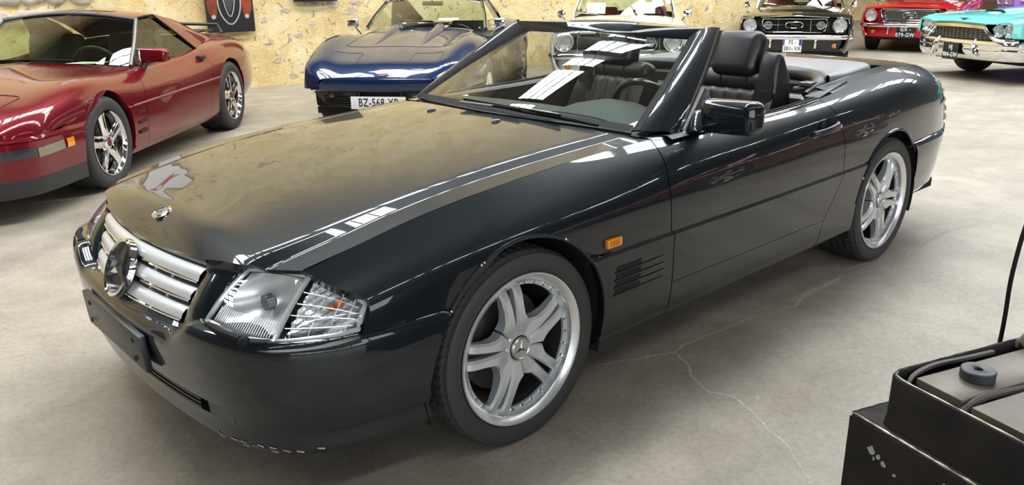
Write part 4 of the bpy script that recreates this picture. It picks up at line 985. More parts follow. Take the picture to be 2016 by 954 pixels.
# seats
def seat(yc):
    st = empty('seat'); hp(st); s = 1 if yc > 0 else -1
    tilt = Matrix.Rotation(math.radians(-17), 4, 'Y')
    # cushion
    b = MB(); b.box(-.26, .26, -.25, .25, -.07, .07); hp(b.xf(Matrix.Translation((-1.42, yc, .46)) @ Matrix.Rotation(math.radians(-8), 4, 'Y')).build('seat_cushion', LEATHER, None, bevel=.05, seg=4), st)
    for q in (1, -1):
        b = MB(); b.box(-.25, .25, -.045, .045, -.06, .06); hp(b.xf(Matrix.Translation((-1.42, yc+q*.235, .49)) @ Matrix.Rotation(math.radians(-8), 4, 'Y')).build('cushion_bolster', LEATHER, None, bevel=.035, seg=4), st)
    # backrest with fluted centre
    c = Matrix.Translation((-1.82, yc, .70)) @ tilt
    b = MB(); G = []
    for y in np.linspace(-.245, .245, 50):
        row = []; q = abs(y)/.245; wing = .045*max(0, (q-.62)/.38)**1.2; flute = -.006*abs(math.sin(PI*(y+.245)/.0817))**.3 if q < .62 else 0
        for t in np.linspace(0, 1, 30):
            z = -.27+.50*t; x = .055+wing*math.sin(PI*min(1, t*1.05))-flute*.0+.006*(1-abs(math.cos(PI*y/.0817)))**2*(q < .62)-.05*max(0, (t-.9)/.1)**2
            row.append((x, y*(1-.10*t**4), z))
        G.append(row)
    b.grid(G); f_ = len(b.v); G2 = [[(-.06, p[1]*.97, p[2]) for p in r] for r in G]; b2 = MB(); 
    sh_ = [[G[0][j] for j in range(30)], [G2[0][j] for j in range(30)]]
    b.grid(G2, flip=True); b.grid(sh_); b.grid([[G2[-1][j] for j in range(30)], [G[-1][j] for j in range(30)]]); b.grid([[G[i][-1] for i in range(50)], [G2[i][-1] for i in range(50)]])
    hp(b.xf(c).build('backrest', LEATHER, None, angle=50), st)
    # upper shoulder roll
    b = MB(); b.box(-.055, .06, -.215, .215, -.05, .05); hp(b.xf(c @ Matrix.Translation((0, 0, .245))).build('shoulder_roll', LEATHER, None, bevel=.04, seg=4), st)
    for q in (-.07, .07):
        b = MB(); b.box(.055, .063, q-.003, q+.003, -.03, .03); hp(b.xf(c @ Matrix.Translation((0, 0, .245))).build('seam', DARK, None), st)
    # headrest
    b = MB(); b.box(-.068, .068, -.128, .128, -.108, .108); b.v = [(x*(1-.25*(z > 0)), y*(1-.05*(z < 0)), z) for x, y, z in b.v]
    hp(b.xf(Matrix.Translation((-1.89, yc-.012, 1.062)) @ Matrix.Rotation(math.radians(-14), 4, 'Y')).build('headrest', LEATHER, None, bevel=.05, seg=5), st)
    for q in (-.06, .06):
        b = MB(); b.tube([(-1.885, yc+q, .86), (-1.90, yc+q, .96)], .007, 8); hp(b.build('headrest_post', CHROME, None), st)
    # belt tower on the outer shoulder
    b = MB(); b.prism([(-1.80, .52), (-1.81, .80), (-1.825, 1.02), (-1.85, 1.085), (-1.89, 1.065), (-1.955, .97), (-1.985, .80), (-1.97, .52)], s*.50 if s > 0 else s*.60, s*.60 if s > 0 else s*.50, 'y'); 
    tw = hp(b.xf(Matrix.Translation((0, yc-s*.37, 0))).build('belt_tower', PLASTIC, None, bevel=.022, seg=3), st)
    b = MB(); b.prism([(-1.797, .78), (-1.800, .90), (-1.812, .955), (-1.818, .955), (-1.805, .78)], yc+s*.135, yc+s*.225, 'y'); hp(b.build('belt_slot', DARK, None), st)
    b = MB(); G = [[(-1.79-.012*t, yc+s*(.16+w), .70+.22*t) for w in (0, .045)] for t in np.linspace(0, 1, 8)]; b.grid(G); hp(b.build('seat_belt', mat('belt_webbing', (.02, .02, .022), rough=.8), None), st)
    b = MB(); b.box(-.012, .012, -.03, .03, -.025, .025); hp(b.xf(Matrix.Translation((-1.785, yc+s*.18, .72))).build('belt_tongue', mat('bolt_grey'), None, bevel=.006), st)
    return st
seat(.37); seat(-.37)
# console and rear shelf
b = MB(); b.box(-1.95, -.98, -.10, .10, .30, .56); hp(b.build('centre_console', LEATHER, None, bevel=.03))
b = MB(); b.box(-2.20, -2.06, -.62, .62, .50, .86); hp(b.build('rear_bulkhead_pad', LEATHER, None, bevel=.03))
for k in range(8):
    y = -.56+k*.16; b = MB(); b.box(-2.062, -2.055, y-.003, y+.003, .53, .83); hp(b.build('pad_seam', DARK, None))
# folded-roof cover, grey
outer = [(-2.855, .0), (-2.85, .30), (-2.835, .50), (-2.79, .585), (-2.65, .630), (-2.45, .660), (-2.28, .672), (-2.20, .665)]
inner = [(-2.47, 0), (-2.465, .20), (-2.44, .36), (-2.39, .48), (-2.33, .555), (-2.27, .60), (-2.23, .625), (-2.20, .645)]
oo, ii = smooth_path(outer, 30), smooth_path(inner, 30)
def cov(s):
    rows = []
    for f_, dz in ((-.02, -.055), (-.012, -.020), (.015, .002), (.07, .014), (.5, .022), (.90, .018), (.97, .010), (1.0, -.010), (1.01, -.04)):
        P = oo*(1-f_)+ii*f_; rows.append([(p[0], s*p[1], .935+dz-.012*(p[0]+2.5)*0+.018*min(1, max(0, (-2.2-p[0])/.5))) for p in P])
    return rows
A_, B_ = np.array(cov(1)), np.array(cov(-1)); G = np.concatenate([B_[:, ::-1], A_[:, 1:]], 1)
cover = hp(strip('roof_cover', G, GREYTOP, None, angle=60))
b = MB(); P = smooth_path([(-1.98, .665, .885), (-2.08, .655, .905), (-2.20, .615, .918), (-2.31, .53, .925), (-2.385, .40, .928), (-2.42, .22, .93), (-2.43, 0, .93)], 30)
P = np.concatenate([P, (P*np.array([1, -1, 1]))[::-1][1:]], 0); b.tube(P, [.035*min(1, .45+.1*min(i, len(P)-1-i)) for i in range(len(P))], 12); hp(b.build('roof_cover_bolster', LEATHER, None))
b = MB(); b.box(-2.75, -2.22, -.66, .66, .78, .90); hp(b.build('roof_well', DARK, None))
# latches and hinge covers behind the doors
for s in (1, -1):
    b = MB(); b.prism([(-1.98, .60), (-2.06, .66), (-2.13, .70), (-2.17, .70), (-2.10, .63), (-2.02, .58)], .895, .915); b.v = [(x, s*y, z) for x, y, z in b.v]; hp(b.build('latch_cover', PLASTIC, None, bevel=.006))
    b = MB(); b.box(-2.10, -2.02, .60, .665, .915, .937); b.v = [(x, s*y, z) for x, y, z in b.v]; hp(b.build('latch_block', mat('latch_grey', (.08, .08, .085), rough=.3, coat=.5), None, bevel=.008))
    b = MB(); b.tube([(-1.95, s*.70, .895), (-2.06, s*.70, .912), (-2.18, s*.705, .922)], .006, 8); b.tube([(-2.0, s*.655, .905), (-2.14, s*.665, .925)], .005, 8); hp(b.build('latch_rod', CHROME, None))
    b = MB(); b.prism([(-1.90, .70), (-2.20, .69), (-2.24, .735), (-1.90, .775)], .872, .892); b.v = [(x, s*y, z+.045*max(0, (-1.95-x)/.3)) for x, y, z in b.v]; hp(b.build('hinge_cover', PLASTIC, None, bevel=.004))

# door furniture
for s in (1, -1):
    d = doorL if s > 0 else doorR; f = np.array([1, s, 1])
    # handle in a dished recess
    hy = .884; b = MB()
    b.lathe([(.0, -.010), (.030, -.008), (.038, .001), (.040, .004)], 24, 'y', (-1.775, hy, .783)); b.v = [(x, y*s, .783+(z-.783)*1.0) for x, y, z in b.v]; b.build('handle_recess', DARK, d)
    b = MB(); P = [(-1.665, hy+.012, .772), (-1.70, hy+.030, .775), (-1.78, hy+.034, .780), (-1.845, hy+.030, .785), (-1.872, hy+.012, .788)]
    G = []
    for (x, y, z), h in zip(P, (.011, .014, .015, .017, .016)): G.append([(x, s*(y-.016), z-h), (x, s*y, z-h), (x, s*y, z+h), (x, s*(y-.016), z+h)])
    b.grid(G, closed_v=True); n = len(b.v); b.f += [(0, 1, 2, 3), (n-4, n-3, n-2, n-1)]; b.build('door_handle', mat('handle_plastic', (.022, .024, .027), rough=.35), d, bevel=.004)
    b = MB(); b.lathe([(0, .003), (.006, .003), (.007, 0)], 12, 'y', (-1.852, hy+.030, .785)); b.v = [(x, y*s, z) for x, y, z in b.v]; b.build('key_lock', CHROME, d)
    # mirror (driver's side only)
    if s < 0: continue
    mx = empty('side_mirror'); mx.parent = d
    b = MB(); b.box(-.055, .055, -.118, .118, -.062, .062)
    b.v = [(x*(1-.15*(y > 0)), y, z*(1-.10*(y > 0)*(z < 0))) for x, y, z in b.v]
    b.v = [(x, s*y, z) for x, y, z in b.v]; b.xf(Matrix.Translation((-.935, s*.952, .938)) @ Matrix.Rotation(s*math.radians(-8), 4, 'Z') @ Matrix.Rotation(s*math.radians(2), 4, 'X')); b.build('mirror_shell', PAINT, mx, bevel=.032, seg=5, angle=60)
    b = MB(); b.prism([(-.890, .856), (-1.11, .864), (-1.11, 1.005), (-1.09, 1.010)], .748, .782, 'y'); b.v = [(x, s*(y-.40*max(0, z-.87)), z) for x, y, z in b.v]; b.build('mirror_triangle', PLASTIC, mx, bevel=.006)
    b = MB(); b.prism([(-.90, .858), (-1.0, .862), (-.995, .945), (-.95, .945)], .77, .86, 'y'); b.v = [(x, s*y, z+.025*(y > .8)*(z < .9)) for x, y, z in b.v]; b.build('mirror_foot', PAINT, mx, bevel=.015)
for s in (1, -1):
    # side repeater, side vents
    p = HL.pt(-.37, 4.35); b = MB(); b.box(-.036, .036, -.003, .014, -.0155, .0155); b.v = [(x, s*y, z) for x, y, z in b.v]; rp_ = hp(b.xf(Matrix.Translation((-.372, s*.892, .590))).build('side_repeater', AMBER, None, bevel=.004))
    b = MB()
    for k in range(6): b.box(-.372-.022+k*.0085, -.372-.022+k*.0085+.003, .9055, .9075, .580, .600)
    b.v = [(x, s*y, z) for x, y, z in b.v]; tag(b.build('lens_rib', mat('amber_rib', (.5, .13, .005), rough=.2), rp_), kind='stuff')
    for k in range(4):
        z = .492-.027*k; y = side_y(HL, -.45, z)
        b = MB(); b.box(-.520, -.392, -.012, .0012, -.0095, .0095); b.v = [(x, s*yy, zz) for x, yy, zz in b.v]; hp(b.xf(Matrix.Translation((0, s*y, z))).build('vent_slot', DARK, None))
        b = MB(); b.box(-.655, -.385, -.004, .0035, -.0030, .0030); b.v = [(x, s*yy, zz) for x, yy, zz in b.v]; hp(b.xf(Matrix.Translation((0, s*y, z-.0135))).build('vent_fin', PAINT, None, bevel=.0012))
# tail lamps
for s in (1, -1):
    ts_ = srange(4.3, 6.6, 8); G = panel_grid(HL, lambda t: -3.33, lambda t: -3.505, ts_, 12); c = np.array([1.0, 1, 1])
    G = G+np.array([0, .004, 0]); G = G*np.array([1, s, 1]); tl = hp(strip('tail_lamp', G, TAIL, None, flip=s < 0))
    for k in range(5):
        t = 4.45+k*.5; P = [HL.pt(x, t)*np.array([1, s, 1])+np.array([0, s*.006, 0]) for x in np.linspace(-3.33, -3.5, 8)]; b = MB(); b.tube(P, .005, 6); b.build('lamp_rib', mat('tail_rib', (.75, .55, .57), rough=.2, coat=1), tl)

# ---------------------------------------------------------------- parked cars: shared pieces
def car_root(name, o, heading, label, group='parked classic cars'):
    e = empty(name, (o[0], o[1], 0), math.radians(heading)); tag(e, label, 'car', group); return e
def simple_wheel(parent, x, y, r, r_in, width, style, side, parts):
    """wheel = empty with tyre, rim ...; face towards +y*side"""
    w = empty('wheel', (x, y, r-.004), 0 if side > 0 else PI, parent)
    key = (r, r_in, width, style)
    if key not in parts:
        P = {}
        P['tyre'] = tyre_mesh(r, r_in, width, 'tyre', 44).build('tyre', RUBBER, w, angle=40).data
        if style == 'five':
            b = MB(); b.lathe([(r_in+.003, -.008), (r_in+.002, .002), (r_in-.006, .002), (r_in-.014, -.012), (r_in-.02, -.03), (r_in-.012, -.18)], 64); P['rim'] = b.build('rim', CHROME, w).data
            b = MB(); b.lathe([(0, -.085), (r_in-.03, -.085)], 40); P['brake_disc'] = b.build('brake_disc', DISC, w).data
            b = MB(); b.lathe([(.055, -.05), (.052, -.02), (.035, -.012), (.0, -.010)], 32); P['hub'] = b.build('hub', CHROME, w).data
            b = MB(); b.lathe([(.027, -.012), (.026, -.007), (0, -.006)], 24); P['centre_cap'] = b.build('centre_cap', mat('cap_red', (.12, .02, .02), rough=.3), w).data
            rings = []
            for q, hw, yy, th, sk in ((.040, .034, -.020, .03, 0), (.07, .044, -.014, .035, .002), (.12, .040, -.016, .032, .010), (r_in-.045, .044, -.016, .03, .018), (r_in-.012, .058, -.014, .025, .022)):
                rings.append([(-q, yy-th, -hw+sk), (-q, yy-.012, -hw+sk), (-q, yy, -hw*.45+sk), (-q, yy, hw*.35+sk), (-q, yy-.012, hw+sk), (-q, yy-th, hw+sk)])
            b = MB(); b.grid(rings, closed_v=True); P['spoke'] = b.build('spoke', CHROME, w, angle=28).data
        elif style == 'steel':
            b = MB(); b.lathe([(r_in+.003, -.008), (r_in+.002, .004), (r_in-.012, .002), (r_in-.03, -.02), (r_in-.05, -.03), (.10, -.028), (.085, -.012), (.06, .004), (.03, .010), (0, .012)], 48); P['rim'] = b.build('rim', CHROME, w).data
        for o in list(w.children): bpy.data.objects.remove(o)
        parts[key] = P
    P = parts[key]
    def add(nm, rot=0.0):
        o = bpy.data.objects.new(nm, P[nm]); COL.objects.link(o); o.parent = w; o.rotation_euler = (0, rot, 0); return o
    for nm in P:
        if nm == 'spoke':
            for k in range(5): add('spoke', 2*PI*k/5+.35)
        else: add(nm)
    return w
WPARTS = {}
def half(L, name, m, parent, xf, xr, t0, t1, nx=60, per=6, cuts=(), rim=.02, drop=None, sides=(1, -1), angle=38):
    """panel on both flanks"""
    out = []
    for s in sides:
        G = panel_grid(L, xf if callable(xf) else (lambda t: xf), xr if callable(xr) else (lambda t: xr), srange(t0, t1, per), nx)
        out.append(finish_panel(name, G, m, parent, cuts=cuts, rim=rim, mirror=s < 0, drop=drop, angle=angle, surf=L if cuts else None))
    return out
def across(L, name, m, parent, xf, xr, t0, t1, nx=50, per=6, rim=.012, angle=60):
    G = panel_grid(L, xf if callable(xf) else (lambda t: xf), xr if callable(xr) else (lambda t: xr), srange(t0, t1, per), nx)
    return finish_panel(name, np.concatenate([G, (G*np.array([1, -1, 1]))[::-1][1:]], 0), m, parent, rim=rim, angle=angle)
def arc(end, mid, n=25):
    """symmetric curve through (end mirrored), mid, end"""
    e, c = np.array(end, float), np.array(mid, float); t = np.linspace(-1, 1, n)
    return np.array([[c[0]+(e[0]-c[0])*q*q, e[1]*q, c[2]+(e[2]-c[2])*q*q] for q in t])
def pane(name, c0, c1, m, parent, bulge=(0, 0, 0), n=10):
    c0, c1 = np.asarray(c0, float), np.asarray(c1, float)
    if len(c0) < 12: c0, c1 = resample(c0, 12), resample(c1, 12)
    return strip(name, [c0*(1-t)+c1*t+np.array(bulge)*4*t*(1-t) for t in np.linspace(0, 1, n)], m, parent, angle=180)
def rod(name, pts, r, m, parent, n=8): return MB().tube(pts, r, n).build(name, m, parent)
def round_lamp(parent, c, r, m_ring=CHROME, name='headlight'):
    x, y, z = c; e = empty(name, (x, y, z), 0, parent)
    MB().lathe([(r*1.0, -.05), (r*1.16, -.02), (r*1.16, .004), (r*1.08, .014), (r*.98, .008), (r*.97, -.01)], 32, 'x').build('lamp_ring', m_ring, e)
    MB().lathe([(r*.98, -.004), (r*.7, -.035), (r*.3, -.055), (0, -.06)], 28, 'x').build('reflector', REFLECTOR, e)
    MB().lathe([(0, .016), (r*.5, .012), (r*.8, .003), (r*.99, -.006)], 28, 'x').build('lens', LENS, e)
    b = MB(); b.box(-.035, -.01, -.014, .014, -.010, .010); b.build('bulb_shield', FROST, e)
    for k in range(-3, 4):
        MB().tube([(.010-.02*abs(k/4)**2, k*r*.24, -r*math.sqrt(1-(k*.24)**2)*.85), (.015-.02*abs(k/4)**2, k*r*.24, 0), (.010-.02*abs(k/4)**2, k*r*.24, r*math.sqrt(1-(k*.24)**2)*.85)], .0012, 5).build('lens_rib', FROST, e)
    return e
def plate(parent, c, w, h, lines, white=True, tilt=0.0, eu=False, size=.07, sx=.8):
    """number plate facing local +x"""
    e = empty('number_plate', c, 0, parent); e.rotation_euler = (0, math.radians(tilt), 0)
    b = MB(); b.box(-.006, .0, -w/2, w/2, -h/2, h/2); b.build('plate', PLATEW if white else INK, e, bevel=.002)
    ink = INK if white else PLATEW
    for k, (txt, zz) in enumerate(lines):
        text_mesh('plate_text', txt, size, ink, e, frame_M((.0006, 0, zz), (0, 1, 0), (0, 0, 1)), extrude=.0004, bold=.0015, sx=sx, space=1.1)
    if eu:
        for s in (1, -1):
            b = MB(); b.box(.0, .0005, s*w/2-.0225*(s > 0)-.0025*(s < 0)+(-.02 if s > 0 else .0), s*w/2-.003*(s > 0)+(0 if s > 0 else .0225), .0, h/2-.006)
            b.v = [(x, min(max(y, -w/2+.003), w/2-.003), z) for x, y, z in b.v]; b.build('plate_band', EUBLUE, e)
    return e
def simple_seat(parent, c, m, h=.6, hr=True):
    e = empty('seat', c, 0, parent)
    b = MB(); b.box(-.25, .25, -.24, .24, 0, .14); b.build('cushion', m, e, bevel=.04)
    b = MB(); b.box(-.06, .06, -.24, .24, 0, h); b.xf(Matrix.Translation((-.22, 0, .10)) @ Matrix.Rotation(math.radians(-16), 4, 'Y')); b.build('backrest', m, e, bevel=.045, seg=3)
    return e
def simple_steering(parent, c, r=.185):
    e = empty('steering_wheel', c, 0, parent); M = frame_M((0, 0, 0), (0, 1, 0), (.40, 0, .92))
    MB().tube([M @ Vector((math.cos(t)*r, math.sin(t)*r, 0)) for t in np.linspace(0, 2*PI, 36, endpoint=False)], .014, 8, closed=True).build('wheel_rim', PLASTIC, e)
    for a in (0.2, PI-.2, -PI/2): MB().tube([(0, 0, 0), M @ Vector((math.cos(a)*r, math.sin(a)*r, 0))], .012, 6).build('wheel_spoke', PLASTIC, e)
    MB().tube([(0, 0, 0), (.3, 0, -.1)], .03, 8).build('steering_column', PLASTIC, e)
    return e

# ---------------------------------------------------------------- dark red coupe, left
c4 = car_root('red_coupe_car', (.417, -4.30), 45.8, 'dark red low coupe with chrome five-spoke wheels at the ochre wall')
X4 = [1.02, .85, .6, .3, 0, -.35, -.8, -1.3, -1.8, -2.2, -2.6, -3.0, -3.3]
Y4 = [[.68, .79, .83, .84, .84, .84, .84, .84, .84, .84, .83, .79, .72], [.72, .83, .865, .875, .875, .875, .875, .88, .885, .89, .885, .85, .79],
      [.735, .845, .882, .893, .895, .893, .892, .897, .903, .908, .903, .875, .815], [.737, .848, .886, .897, .899, .897, .896, .901, .907, .912, .907, .879, .819], [.733, .843, .881, .892, .894, .892, .891, .896, .902, .907, .902, .874, .814],
      [.72, .828, .872, .888, .890, .882, .874, .878, .888, .902, .898, .868, .80], [.68, .775, .815, .832, .835, .822, .805, .803, .815, .832, .822, .79, .73],
      [.56, .63, .665, .69, .70, .70, .72, .73, .735, .735, .71, .67, .62], [.40, .42, .43, .44, .44, .44, .45, .46, .46, .46, .45, .43, .40], [0]*13]
Z4 = [[.17]*10+[.20, .24, .27], [.26]*10+[.28, .31, .33], [.44]*13, [.515, .518, .52, .522, .525, .527, .53, .535, .54, .545, .55, .55, .55], [.528, .531, .533, .535, .538, .540, .543, .548, .553, .558, .563, .563, .563],
      [.545, .58, .625, .655, .662, .652, .648, .655, .67, .69, .70, .70, .69], [.565, .632, .695, .745, .760, .748, .742, .748, .765, .795, .808, .808, .79],
      [.585, .660, .726, .776, .792, .786, .778, .785, .808, .842, .864, .866, .845], [.60, .678, .742, .782, .800, .806, .81, .82, .84, .88, .905, .905, .875], [.61, .686, .752, .802, .828, .842, .85, .86, .87, .90, .918, .915, .885]]
L4 = Loft(X4, Y4, Z4, [3, 4])
A4F, A4R = (0.0, .325, .372), (-2.44, .325, .375)
f4 = half(L4, 'front_fender', RED, c4, lambda t: .40 if t < 3.99 else float(np.interp(t, [4, 5, 6, 7], [.985, .985, .99, 1.02])), lambda t: -.60-.03*max(0, t-4)+.003, 0, 7, 110, 8, [A4F], .03)
d4 = half(L4, 'door', RED, c4, lambda t: -.60-.03*max(0, t-4)-.003, lambda t: float(np.interp(t, [0, 3, 7], [-1.86, -1.93, -2.02])), .6, 7, 60, 8, (), .02)
half(L4, 'sill', RED, c4, -.60, -1.90, 0, .58, 30, 8, (), .02)
half(L4, 'rear_fender', RED, c4, lambda t: float(np.interp(t, [0, 3, 7], [-1.86, -1.93, -2.02]))-.005, -3.3, 0, 7, 100, 8, [A4R], .03)
hood4 = across(L4, 'hood', RED, c4, lambda t: float(np.interp(t, [7, 8, 9], [1.02, 1.05, 1.068])), lambda t: float(np.interp(t, [7, 9], [-.80, -.56])), 7, 9, 60, 8)
across(L4, 'rear_deck', RED, c4, lambda t: float(np.interp(t, [7, 9], [-2.05, -2.70])), -3.3, 7, 9, 40, 8)
sec = L4.P(np.full(30, -3.3), np.linspace(0, 9, 30)); b = MB(); b.grid([sec, sec*np.array([1, .5, 1])+np.array([-.04, 0, 0]), sec*np.array([1, 0, 1])+np.array([-.05, 0, 0]), sec*np.array([1, -.5, 1])+np.array([-.04, 0, 0]), sec*np.array([1, -1, 1])]); b.build('tail_panel', RED, c4)
b = MB(); b.box(-3.1, .66, -.70, .70, .19, .24); b.build('underbody', DARK, c4)
p4 = smooth_path([(1.125, 0), (1.12, .22), (1.10, .45), (1.065, .62), (1.01, .735), (.94, .80), (.84, .85), (.72, .874), (.58, .888), (.45, .894), (.33, .898), (.26, .899)], 60)
pr4 = [(-.06, .598), (-.045, .588), (-.022, .560), (-.010, .535), (0, .518), (.003, .505), (-.004, .500), (.004, .494), (.006, .46), (.006, .38), (.0, .31), (-.006, .275)]
gB = bumper_grid(p4, pr4); gB = np.concatenate([(gB*np.array([1, -1, 1]))[::-1], gB[1:]], 0); bp4 = finish_panel('front_bumper', gB, RED, c4, cuts=[A4F], rim=0, angle=28)
gB = bumper_grid(p4, [(-.006, .275), (-.012, .24), (-.02, .19), (-.03, .16), (-.10, .16)]); gB = np.concatenate([(gB*np.array([1, -1, 1]))[::-1], gB[1:]], 0); finish_panel('air_dam', gB, mat('dam_dark', (.03, .03, .033), rough=.5), c4, cuts=[A4F], rim=0)
def on_bumper(nm, i0, i1, z0, z1, out, m, s=1, slant=0.0):
    n = offs(p4); G = [[(*(p4[i]+n[i]*(.006+q)), z+slant*(i-i0)/(i1-i0)) for q, z in ((-.02, z0), (out, z0), (out+.002, (z0+z1)/2), (out, z1), (-.02, z1))] for i in range(i0, i1+1)]
    G = np.array(G)*np.array([1, s, 1]); return MB().grid(G).build(nm, m, bp4, angle=50)
for s in (1, -1):
    on_bumper('fog_lamp_recess', 12, 37, .405, .462, .001, mat('recess_blue_black', (.03, .034, .045), rough=.25, coat=.5), s)
    on_bumper('fog_lamp', 12, 27, .415, .455, .004, FROST, s)
    on_bumper('parking_lamp', 37, 46, .395, .452, .004, mat('lamp_olive', (.20, .18, .11), rough=.25, coat=1), s, .012)
    on_bumper('turn_signal', 47, 50, .407, .464, .005, AMBER, s)
    lid = [(.90, .30), (.90, .60), (.60, .655), (.57, .63), (.57, .35), (.60, .32)]
    P = []
    for (x0, y0), (x1, y1) in zip(lid, lid[1:]+lid[:1]):
        for q in np.linspace(0, 1, 10, endpoint=False):
            x, y = x0+(x1-x0)*q, y0+(y1-y0)*q; tt = np.linspace(6.0, 9, 90); pp = L4.P(np.full(90, x), tt); k = np.argsort(pp[:, 1]); P.append((x, s*y, float(np.interp(y, pp[k, 1], pp[k, 2]))+.001))
    MB().tube(P, .0035, 6, closed=True).build('lamp_lid_seam', mat('seam_dark_red', (.02, .002, .003), rough=.5), hood4)
    # side gills behind the wheel
    for k in range(3):
        z = .46-.075*k; b = MB(); b.prism([(-.44, z), (-.56, z+.005), (-.56, z+.030), (-.44, z+.022)], .885 if s > 0 else -.897, .897 if s > 0 else -.885, 'y'); b.build('fender_gill', mat('gill_dark', (.03, .003, .006), rough=.5), f4[0 if s > 0 else 1])
    tp = [L4.pt(x, 3.5)*np.array([1, s, 1])+np.array([0, s*.002, 0]) for x in np.linspace(-.38, -2.05, 30)]; MB().tube(tp, .007, 6).build('side_moulding', mat('moulding_pale', (.26, .10, .10), rough=.4), c4)
    b = MB(); b.prism([(-1.83, .735), (-1.93, .74), (-1.93, .775), (-1.83, .77)], s*.80 if s > 0 else s*.878, s*.878 if s > 0 else s*.80, 'y'); b.build('door_handle', PLASTIC, d4[0 if s > 0 else 1], bevel=.004)
    for (cx, cz, R) in (A4F, A4R):
        G = []
        for k in range(25):
            a = -.3+(PI+.6)*k/24; G.append([(cx+(R+.01)*math.cos(a), s*y, cz+(R+.01)*math.sin(a)) for y in (.872, .52)])
        b = MB(); b.grid(G); b.build('wheel_housing', DARK, c4)
    simple_wheel(c4, 0, s*.880, .330, .232, .26, 'five', s, WPARTS); simple_wheel(c4, -2.44, s*.900, .335, .232, .30, 'five', s, WPARTS)
# greenhouse
tA, tB = (-1.30, .555, 1.118), (-1.24, 0, 1.172)
wb = arc((-.80, .705, .785), (-.56, 0, .850)); wt = arc(tA, tB)
pane('windscreen', wb, wt, GREENGLASS, c4, (.004, 0, .006))
rb, rm = (-1.84, .525, 1.130), (-1.80, 0, 1.182)
strip('roof_panel', [wt+np.array([-.005, 0, .004]), arc((-1.42, .570, 1.148), (-1.35, 0, 1.194)), arc((-1.62, .570, 1.155), (-1.60, 0, 1.20)), arc(rb, rm)], RED, c4, angle=60)
strip('roof_hatch', [arc((-1.44, .30, 1.190), (-1.40, 0, 1.201)), arc((-1.66, .30, 1.196), (-1.64, 0, 1.207))], mat('roof_dark_glass', (.05, .012, .012), rough=.15, coat=1), c4)
hb = arc((-2.62, .60, .892), (-2.78, 0, .935)); pane('hatch_glass', arc(rb, rm), hb, mat('dark_hatch_glass', (.012, .01, .012), rough=.05, coat=1), c4, (0, 0, .03))
for s in (1, -1):
    f = np.array([1, s, 1])
    pane('side_window', np.array([(-.84, .715, .785), (-1.30, .565, 1.12), (-1.60, .572, 1.130)])*f, np.array([(-.86, .728, .785), (-1.45, .74, .792), (-2.02, .742, .815)])*f, GREENGLASS, c4)
    strip('roof_pillar', [np.array([(-1.59, .578, 1.148), (-1.80, .665, .985), (-2.03, .748, .815), (-2.14, .75, .828)])*f, np.array([(-1.68, .573, 1.146), (-2.0, .645, 1.01), (-2.35, .70, .90), (-2.50, .70, .875)])*f, np.array([(-1.84, .525, 1.132), (-2.15, .575, 1.05), (-2.5, .63, .93), (-2.66, .63, .893)])*f], RED, c4, angle=60)
    rod('pillar_trim', [np.array((-.80, .712, .787))*f, np.array((-1.06, .645, .96))*f, np.array((-1.30, .570, 1.125))*f], .016, mat('pillar_grey', (.14, .14, .15), rough=.35, metal=.5), c4)
    rod('window_frame', [np.array((-1.30, .570, 1.130))*f, np.array((-1.45, .578, 1.142))*f, np.array((-1.60, .580, 1.142))*f, np.array((-1.82, .668, .98))*f, np.array((-2.04, .748, .815))*f], .010, SEAL, c4)
    m_ = empty('side_mirror', (-.93, s*.86, .86), 0, c4)
    b = MB(); b.box(-.07, .07, -.125, .125, -.065, .065); b.v = [(x*(1-.4*(y*s > 0)), y, z*(1-.25*(y*s > 0))) for x, y, z in b.v]; b.xf(Matrix.Rotation(math.radians(-12*s), 4, 'Z')); b.build('mirror_shell', RED, m_, bevel=.03, seg=4, angle=60)
    MB().tube([(0, -s*.08, -.05), (.02, -s*.10, -.10)], .025, 8).build('mirror_foot', PLASTIC, m_)
    b = MB(); b.box(.03, .055, -s*.115-.02, -s*.115+.02, -.055, .055); b.build('mirror_edge', CHROME, m_, bevel=.012)
rod('windscreen_trim', [tuple(p+np.array([0, 0, .008])) for p in wt], .012, mat('pillar_grey'), c4)
rod('wiper', [(-.62, .35, .850), (-.57, .05, .862), (-.60, -.3, .855)], .007, SEAL, c4)
TAN = mat('tan_leather', (.16, .12, .07), rough=.5); DKI = mat('dark_interior', (.02, .02, .018), rough=.7)
simple_seat(c4, (-1.30, .36, .25), mat('brown_seat', (.05, .04, .03), rough=.6), .66); simple_seat(c4, (-1.30, -.36, .25), mat('brown_seat'), .66); simple_steering(c4, (-.98, .36, .76))
b = MB(); b.box(-2.4, -.5, -.78, .78, .24, .40); b.box(-.85, -.5, -.68, .68, .40, .76); b.box(-2.45, -1.85, -.62, .62, .40, .80); b.build('cabin_tub', DKI, c4)
for s in (1, -1): b = MB(); b.box(-2.0, -.85, s*.74-.02, s*.74+.02, .40, .775); b.build('door_trim', DKI, c4)
b = MB(); b.prism([(-.74, .22), (-.72, .46), (-.86, .52), (-.88, .28)], .815, .817); sh4 = b.build('paper_sheet', PAPER, None, smooth=False); sh4.location = c4.location; sh4.rotation_euler = c4.rotation_euler; tag(sh4, 'sheet of paper lying behind the dark red coupe windscreen', 'paper')
# rear wing
rod('rear_spoiler', [(-3.12, -.60, .90), (-3.15, -.55, .985), (-3.16, 0, 1.0), (-3.15, .55, .985), (-3.12, .60, .90)], .016, PLASTIC, c4)
b = MB(); b.box(-3.25, -2.85, -.45, .45, .915, .935); b.build('deck_vent', PLASTIC, c4, bevel=.006)

